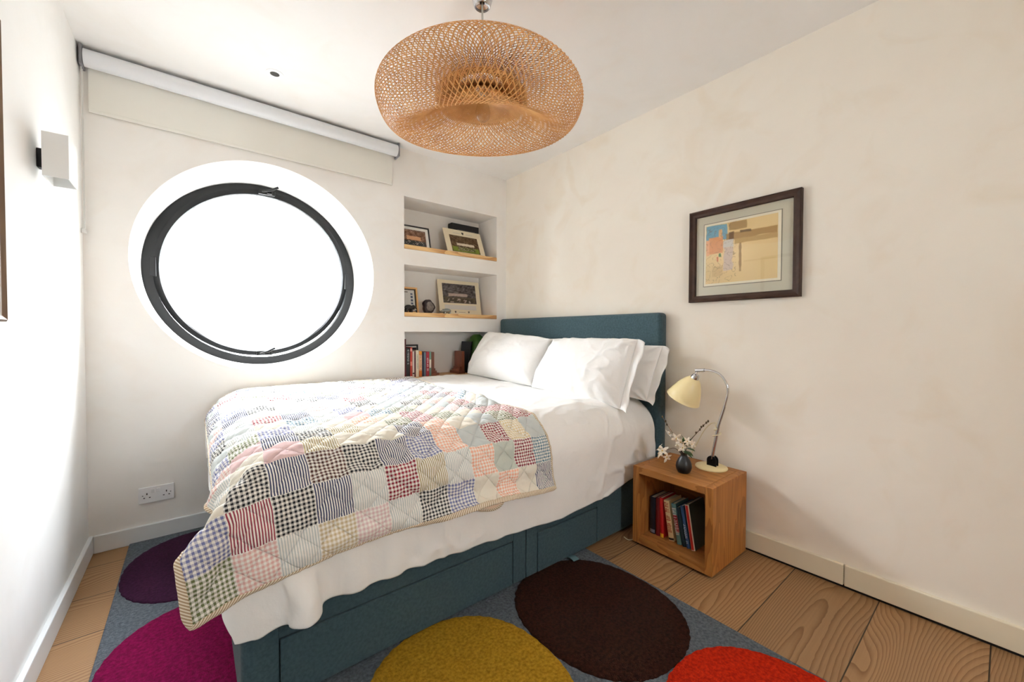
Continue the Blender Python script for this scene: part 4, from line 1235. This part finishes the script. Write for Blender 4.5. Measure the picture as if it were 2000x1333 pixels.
def leaning(name, label, cat, x0, x1, zb_, h, yb, yt, frame, fw, fd, mount, art, artbox, group=None, shape=(90, 70), crests=(), strips=()):
    """framed or mounted picture leaning back: base at yb, top at yt"""
    root = thing(name, label, cat, ((x0 + x1) / 2, yb, zb_), group)
    ev = Vector((0, yt - yb, math.sqrt(max(h * h - (yt - yb) ** 2, 1e-6)))).normalized()
    eu = Vector((1, 0, 0)); en = eu.cross(ev)          # towards the room
    o = Vector((x0, yb, zb_ + .0005)); w = x1 - x0
    def slab(a0, a1, b0, b1, d0, d1, nm, m, parent=root):
        mb = MB()
        P = lambda a, b, d: o + eu * a + ev * b + en * d
        mb.grid([[P(a0, b0, d0), P(a1, b0, d0), P(a1, b1, d0), P(a0, b1, d0)], [P(a0, b0, d1), P(a1, b0, d1), P(a1, b1, d1), P(a0, b1, d1)]], cv=True)
        for d in (d0, d1):
            mb.bm.faces.new([mb.bm.verts.new(P(a, b, d)) for a, b in ((a0, b0), (a1, b0), (a1, b1), (a0, b1))])
        return mb.build(nm, m, parent)
    if frame is not None:
        mb = MB()
        P = lambda a, b, d: o + eu * a + ev * b + en * d
        prof = [(0, -.004), (0, fd), (fw, fd), (fw, -.004)]
        rows = [[P(a + sa * q, b + sb * q, d) for q, d in prof] for a, b, sa, sb in ((0, 0, 1, 1), (w, 0, -1, 1), (w, h, -1, -1), (0, h, 1, -1))]
        mb.grid(rows, cu=True, cv=True); mb.build('frame', frame, root)
        slab(fw * .8, w - fw * .8, fw * .8, h - fw * .8, -.003, .001, 'mount', mount)
        base = .0016
    else:
        slab(0, w, 0, h, 0, .004, 'mount', mount); base = .0046
    a0, a1, b0, b1 = artbox
    og = o + eu * (a0 * w) + ev * (b0 * h) + en * base
    picture_mesh('photograph', og, eu, ev, (a1 - a0) * w, (b1 - b0) * h, art, root, shape)
    for (ca, cb, s) in crests:
        c = o + eu * (ca * w) + ev * (cb * h) + en * (base + .0002)
        mb = MB(); mb.bm.faces.new([mb.bm.verts.new(c + eu * x * s + ev * y * s) for x, y in ((-.5, .6), (-.5, 0), (0, -.7), (.5, 0), (.5, .6))])
        mb.build('crest', flat((60, 50, 40)), root)
    for (sa, sb, sw, sh, c) in strips:
        slab(sa * w, (sa + sw) * w, sb * h, (sb + sh) * h, base, base + .0003, 'caption', flat(c))
    return root
def photo_scene(sky, mid, ground, seed, pale=None, people=None):
    def f(u, v):
        b = np.ones(u.shape + (3,)) * np.array(mid, float)
        n1 = fnoise(u, v, 26, seed); n2 = fnoise(u, v, 60, seed + 1)
        b += (n1 * 22 + n2 * 18)[..., None]
        b = blend(b, boxm(u, v, 0, 1, .0, .34, .05), ground)
        if pale: b = blend(b, boxm(u, v, *pale[0], .03, wob=n1 * .01), pale[1])
        if people:
            pm = boxm(u, v, *people[0], .03) * (np.sin(u * 120 + n1) * np.sin(v * 46) * .5 + .5)
            b = blend(b, pm, people[1]); b = blend(b, boxm(u, v, *people[0], .03) * (n2 > .4) * .6, (220, 200, 190))
        b = blend(b, boxm(u, v, 0, 1, .9, 1.0, .06) * .5, sky)
        return np.clip(b + (n2 * 6)[..., None], 0, 255)
    return f
cardm = mat('ivory_card', (226, 214, 186), .85)
whitem = mat('white_card', (234, 232, 226), .85)
blackf = mat('thin_black_frame', (24, 22, 22), .4)
leaning('framed_photograph', 'black framed photograph at the left of the top niche shelf', 'photo', 1.30, 1.588, 1.840, .205, 3.085, 3.135, blackf, .008, .012, whitem,
        photo_scene((120, 120, 130), (122, 92, 74), (70, 70, 70), 31, ((.2, .8, .35, .62), (206, 158, 120)), ((.1, .9, .05, .32), (52, 60, 56))), (.12, .88, .14, .84))
leaning('mounted_photograph', 'cream mounted group photograph on the top niche shelf, leaning on a black box', 'photo', 1.730, 2.128, 1.840, .262, 3.045, 3.150, None, 0, 0, cardm,
        photo_scene((110, 100, 80), (84, 64, 44), (112, 128, 50), 41, ((.18, .84, .38, .56), (206, 194, 176)), ((.2, .85, .08, .36), (58, 46, 44))), (.13, .87, .10, .76), crests=((.5, .87, .022),), strips=((.25, .845, .18, .02, (190, 184, 176)), (.58, .845, .18, .02, (190, 184, 176))))
bx = thing('black_box', 'slim black box standing behind the cream mounted photograph on the top shelf', 'box', (1.99, 3.2, 1.84))
MB().box((1.840, 3.172, 1.8405), (2.135, 3.236, 2.150), .003).build('case', M['black'], bx)
MB().box((1.90, 3.1712, 2.090), (2.09, 3.1722, 2.096)).build('stripe', flat((96, 92, 84)), bx)
leaning('framed_certificate', 'pale wood framed certificate at the left of the middle niche shelf', 'photo', 1.300, 1.492, 1.311, .222, 3.125, 3.165, mat('light_oak_frame', (206, 160, 104), .5), .014, .014, blackf,
        lambda u, v: np.clip(blend(blend(np.ones(u.shape + (3,)) * np.array((206, 206, 202.)), boxm(u, v, .74, .90, .15, .86, .03) * (np.sin(v * 40) > -.3), (76, 84, 108)), boxm(u, v, .1, .6, .88, .93), (80, 80, 80)), 0, 255), (.13, .87, .10, .90))
leaning('mounted_photograph', 'large cream mounted group photograph with two crests on the middle niche shelf', 'photo', 1.712, 2.155, 1.311, .325, 3.155, 3.215, None, 0, 0, cardm,
        photo_scene((90, 88, 96), (86, 80, 78), (92, 84, 70), 51, ((.15, .75, .34, .52), (176, 158, 146)), ((.1, .9, .02, .26), (60, 54, 46))), (.10, .90, .34, .90), crests=((.36, .085, .016), (.68, .085, .016)), strips=((.12, .155, .76, .13, (206, 202, 196)), (.44, .078, .16, .012, (150, 140, 130))))
brownf = mat('brown_backing', (96, 72, 50), .7)

# elephant
dk = mat('black_carved_wood', (26, 23, 24), .45)
el = thing('elephant_figurine', 'small black carved elephant on the middle niche shelf', 'figurine', (1.385, 3.06, 1.311))
mb = MB()
ex, ey, ez = 1.372, 3.055, 1.3115
mb.ico((ex, ey, ez + .043), .028, 3, (1.25, .85, .82))
body = mb
body.ico((ex + .040, ey - .002, ez + .046), .018, 3, (1, .9, 1.1))
body.tube(smooth_path([(ex + .052, ey - .004, ez + .046), (ex + .063, ey - .006, ez + .030), (ex + .064, ey - .008, ez + .012), (ex + .070, ey - .008, ez + .004)], 4), [.0085] * 4 + [.007] * 4 + [.0055] * 4 + [.0045], 10)
body.build('body', dk, el, smooth=True, angle=180)
for dx in (-.022, .020):
    for dy in (-.013, .013):
        MB().lathe([(.010, 0), (.0095, .006), (.009, .02), (.011, .032)], (ex + dx, ey + dy, ez), n=14).build('leg', dk, el, smooth=True)
for dy in (-.018, .014):
    MB().ico((ex + .030, ey + dy, ez + .044), .015, 2, (.75, .25, 1.15)).build('ear', dk, el, smooth=True)
for dy in (-.010, .004):
    MB().tube([(ex + .050, ey + dy, ez + .036), (ex + .058, ey + dy - .002, ez + .026), (ex + .064, ey + dy - .003, ez + .024)], [.0028, .0024, .001], 8).build('tusk', mat('ivory_tusk', (230, 224, 208), .4), el, smooth=True)

# agate slice
ag = thing('stone_slice', 'dark rounded stone slice with a grey polished face on the middle niche shelf', 'ornament', (1.585, 3.12, 1.311))
def blob(k, seed):
    return 1 + .06 * math.sin(3 * k + seed) + .05 * math.sin(5 * k + 2 * seed) + .03 * math.sin(9 * k)
c = Vector((1.575, 3.105, 1.3115 + .060)); nrm = Vector((.25, -.95, .12)).normalized(); uu = nrm.orthogonal().normalized(); ww = nrm.cross(uu)
def disc(r, d, s): return [c + nrm * d + (uu * math.cos(k * math.pi / 20) + ww * math.sin(k * math.pi / 20)) * r * blob(k * math.pi / 20, s) for k in range(40)]
mb = MB(); V = mb.grid([disc(.050, -.022, 1), disc(.060, -.014, 1), disc(.063, 0, 1), disc(.058, .014, 1), disc(.045, .018, 1), disc(.038, .018, 1)], cv=True)
mb.bm.faces.new(V[0][::-1]); mb.bm.faces.new(V[-1]); mb.build('bark', mat('dark_brown_stone', (46, 34, 36), .5, bump=.4, bscale=60), ag, smooth=True)
mb = MB(); V = mb.grid([disc(.040, .0182, 1), disc(.037, .0200, 1)], cv=True); mb.bm.faces.new(V[-1])
mb.build('polished_face', mat('grey_banded_stone', (136, 128, 122), .35, c2=(104, 96, 92), nscale=45), ag)

# pig
pg = thing('pig_figurine', 'small silver grey pig figurine before the large mounted photograph', 'figurine', (1.75, 3.07, 1.311))
pm = mat('silver_grey_glass', (150, 156, 152), .22, .5)
px_, py_, pz_ = 1.735, 3.075, 1.3115
mb = MB(); mb.ico((px_, py_, pz_ + .030), .024, 3, (1.7, 1, .85)).ico((px_ - .040, py_, pz_ + .024), .014, 3, (1.3, .9, .9)).lathe([(.007, 0), (.0075, .008)], (px_ - .060, py_, pz_ + .020), (-1, 0, 0), 14)
mb.build('body', pm, pg, smooth=True, angle=180)
for dx in (-.022, .026):
    for dy in (-.011, .011): MB().lathe([(.005, 0), (.006, .018)], (px_ + dx, py_ + dy, pz_), n=10).build('leg', pm, pg, smooth=True)
for dy in (-.009, .009): MB().lathe([(.006, 0), (.0005, .013)], (px_ - .034, py_ + dy, pz_ + .035), (-.2, 0, 1), 10).build('ear', pm, pg, smooth=True)

# ------------------------------------------------------------------ books on the bottom niche shelf
gS = 'books on the bottom niche shelf'
def sb(label, x0, x1, top, d, cover, **k):
    return book(label, x1 - x0 - .0008, top - .7855, d, ((x0 + x1) / 2, k.pop('y', 3.05), .7855), 0, 0, cover, gS, **k)
sb('tall dark red book against the left side of the bottom niche', 1.325, 1.347, 1.098, .16, (92, 30, 34))
sb('black spined book with white lettering in the bottom niche', 1.348, 1.381, 1.026, .15, (34, 38, 42), title=(.45, .95, (190, 196, 196), .5))
sb('orange red spined book in the bottom niche', 1.382, 1.401, 1.032, .15, (176, 52, 38), bands=((.86, .95, (228, 160, 150)), (.38, .52, (224, 128, 112))))
sb('thin white spined book in the bottom niche', 1.402, 1.419, .998, .14, (222, 208, 200), bands=((.12, .17, (30, 28, 28)),))
sb('thin maroon book between white and cream ones in the bottom niche', 1.4195, 1.430, .995, .14, (92, 20, 38))
sb('cream spined book with green lettering in the bottom niche', 1.431, 1.460, 1.005, .14, (226, 216, 194), title=(.32, .82, (104, 132, 96), .35))
sb('orange spined book with pale panel in the bottom niche', 1.461, 1.487, .996, .14, (206, 106, 34), bands=((.88, .99, (226, 150, 30)), (.24, .86, (230, 188, 150))), title=(.26, .84, (150, 92, 50), .6))
sb('navy book with blue grey edge in the bottom niche', 1.488, 1.506, .985, .13, (34, 42, 62))
sb('blue grey spined book in the bottom niche', 1.5065, 1.523, .989, .13, (112, 126, 138))
sb('crimson spined book with white lettering in the bottom niche', 1.524, 1.553, .990, .14, (150, 20, 40), title=(.22, .78, (236, 224, 220), .6))
sb('green spined book with white panel in the bottom niche', 1.5535, 1.572, .989, .13, (104, 140, 124), bands=((.34, .68, (226, 218, 204)),))
bf = leaning('framed_photograph', 'black framed picture standing behind the books on the bottom niche shelf', 'photo', 1.40, 1.535, .785, .262, 3.215, 3.235, blackf, .012, .01, whitem,
        lambda u, v: np.ones(u.shape + (3,)) * np.array((52, 44, 48.)), (.1, .9, .1, .9), shape=(4, 4))
redwood = mat('reddish_wood', (122, 66, 44), .45, c2=(96, 50, 34), nscale=8, stretch=(3, 3, .6))
def bookend(x, s, label):
    r = thing('bookend', label, 'bookend', (x, 3.12, .785), 'wooden bookends on the bottom niche shelf')
    z = .7855
    MB().box((x, 3.055, z), (x + s * .030, 3.185, z + .200), .003).build('upright', redwood, r)
    MB().box((x, 3.045, z), (x + s * .072, 3.195, z + .022), .003).build('base', redwood, r)
    mb = MB()
    mb.box((x + s * .030, 3.058, z + .022), (x + s * .056, 3.182, z + .040), .003).box((x + s * .030, 3.062, z + .040), (x + s * .044, 3.178, z + .060), .003)
    mb.build('moulding', redwood, r)
bookend(1.5735, 1, 'brown wooden bookend right of the books on the bottom niche shelf')
bookend(1.905, -1, 'reddish wooden bookend on the bottom niche shelf beside the pillow')
book('black book leaning against the right bookend behind the far pillow', .020, .285, .15, (1.945, 3.06, .7855), 0, math.radians(7), (22, 24, 30), gS)
gv = MB().lathe([(.001, 0), (.040, 0), (.058, .03), (.078, .10), (.086, .19), (.080, .27), (.060, .325), (.035, .345), (.030, .350), (.026, .345), (.001, .33)], (2.085, 3.13, .7855), n=40, cap0=True, cap1=False).build('green_vase', mat('green_glaze', (62, 104, 40), .35), smooth=True, at=(2.085, 3.13, .7855), angle=60)
tag(gv, 'rounded green vase in the bottom niche mostly hidden by the far pillow', 'vase')

# ------------------------------------------------------------------ woven pendant lamp
pd = thing('pendant_lamp', 'large woven bamboo pendant lamp hanging from the ceiling', 'pendant lamp', (.938, 1.370, 2.08))
PCX, PCY, PCZ = .938, 1.370, 2.083
MB().lathe([(.052, 0), (.050, -.020), (.042, -.060), (.034, -.086), (.030, -.090), (.028, -.080), (.010, -.074)], (PCX, PCY, ZC), n=40, cap0=True, cap1=False).build('ceiling_rose', M['chrome'], pd, smooth=True, angle=50)
MB().tube([(PCX, PCY, ZC - .07), (PCX + .002, PCY, 2.42), (PCX + .004, PCY, 2.28), (PCX + .004, PCY, 2.19)], .0042, 10).build('cord', mat('grey_flex', (190, 186, 178), .4), pd, smooth=True)
MB().lathe([(.006, .03), (.019, .026), (.020, 0), (.020, -.045), (.016, -.05)], (PCX + .004, PCY, 2.172), n=24).build('lamp_holder', M['chrome'], pd, smooth=True)
def bulbglass():
    return glass_pane('bulb_glass', (.96, .94, .9))
MB().lathe([(.013, 0), (.014, -.015), (.026, -.045), (.031, -.068), (.027, -.090), (.014, -.102), (.001, -.105)], (PCX + .004, PCY, 2.124), n=28).build('bulb', bulbglass(), pd, smooth=True, angle=180)
PR = np.array([(.032, .066), (.066, .040), (.135, -.004), (.215, -.046), (.300, -.084), (.352, -.090), (.397, -.056), (.420, .0), (.402, .030), (.350, .056), (.280, .080), (.200, .096), (.130, .100), (.095, .090), (.100, .070), (.145, .054), (.185, .034), (.185, .016), (.150, .016), (.100, .036), (.058, .060)])
def profile_at(t):
    """closed profile loop, t in 0..1, Catmull-Rom"""
    n = len(PR); q = (t % 1.0) * n; i = np.floor(q).astype(int); f = (q - i)[:, None]
    g = lambda j: PR[j % n]
    p0, p1, p2, p3 = g(i - 1), g(i), g(i + 1), g(i + 2)
    return .5 * ((2 * p1) + (p2 - p0) * f + (2 * p0 - 5 * p1 + 4 * p2 - p3) * f ** 2 + (3 * p1 - p0 - 3 * p2 + p3) * f ** 3)
VA = math.atan2(-PCY, -PCX)
def shade_point(t, th, lift):
    p = profile_at(t); r, z = p[:, 0], p[:, 1]
    rel = th - VA
    w = np.clip((.02 - z) / .10, 0, 1) * np.clip((r - .06) / .16, 0, 1)
    z = z - w * (.055 * np.cos(rel) - .012 * np.sin(rel))
    r = r - w * .036 * np.cos(rel)
    r = r * (1 + .012 * np.sin(3 * th + 1) + .010 * np.sin(2 * th))
    e = .004
    pa, pb = profile_at(t - e), profile_at(t + e)
    d = pb - pa; nrm = np.stack([d[:, 1], -d[:, 0]], 1); nrm /= np.linalg.norm(nrm, axis=1, keepdims=True) + 1e-9
    r = r + nrm[:, 0] * lift; z = z + nrm[:, 1] * lift
    return np.stack([PCX + r * np.cos(th), PCY + r * np.sin(th), PCZ + z], 1)
bamboo = mat('split_bamboo', (214, 162, 98), .5, c2=(192, 136, 74), nscale=14, stretch=(1, 1, 1))
NS_, NT = 108, 170
verts, faces = [], []
for fam in (1, -1):
    for s in range(NS_):
        t = np.linspace(0, 1, NT)
        th = 2 * math.pi * s / NS_ + fam * 2 * math.pi * .42 * t
        lift = .0011 * fam * np.ones(NT)
        c = shade_point(t, th, lift)
        tan = np.gradient(c, axis=0); tan /= np.linalg.norm(tan, axis=1, keepdims=True)
        c2 = shade_point(t, th, lift + .004); nn_ = c2 - c; nn_ -= (nn_ * tan).sum(1)[:, None] * tan; nn_ /= np.linalg.norm(nn_, axis=1, keepdims=True)
        side = np.cross(tan, nn_)
        hw, ht = .0017, .0006
        b0 = len(verts)
        ring4 = np.stack([c + side * hw + nn_ * ht, c - side * hw + nn_ * ht, c - side * hw - nn_ * ht, c + side * hw - nn_ * ht], 1)
        verts.extend(ring4.reshape(-1, 3).tolist())
        i = np.arange(NT - 1)[:, None] * 4 + b0; k = np.arange(4)[None]
        k2 = (k + 1) % 4
        faces.extend(np.stack([i + k, i + k2, i + 4 + k2, i + 4 + k], -1).reshape(-1, 4).tolist())
o_ = np.array(ORG[pd.name])
me = bpy.data.meshes.new('woven_shade'); me.from_pydata((np.array(verts) - o_).tolist(), [], faces); me.materials.append(bamboo)
ws = bpy.data.objects.new('woven_shade', me); COL.objects.link(ws); ws.parent = pd
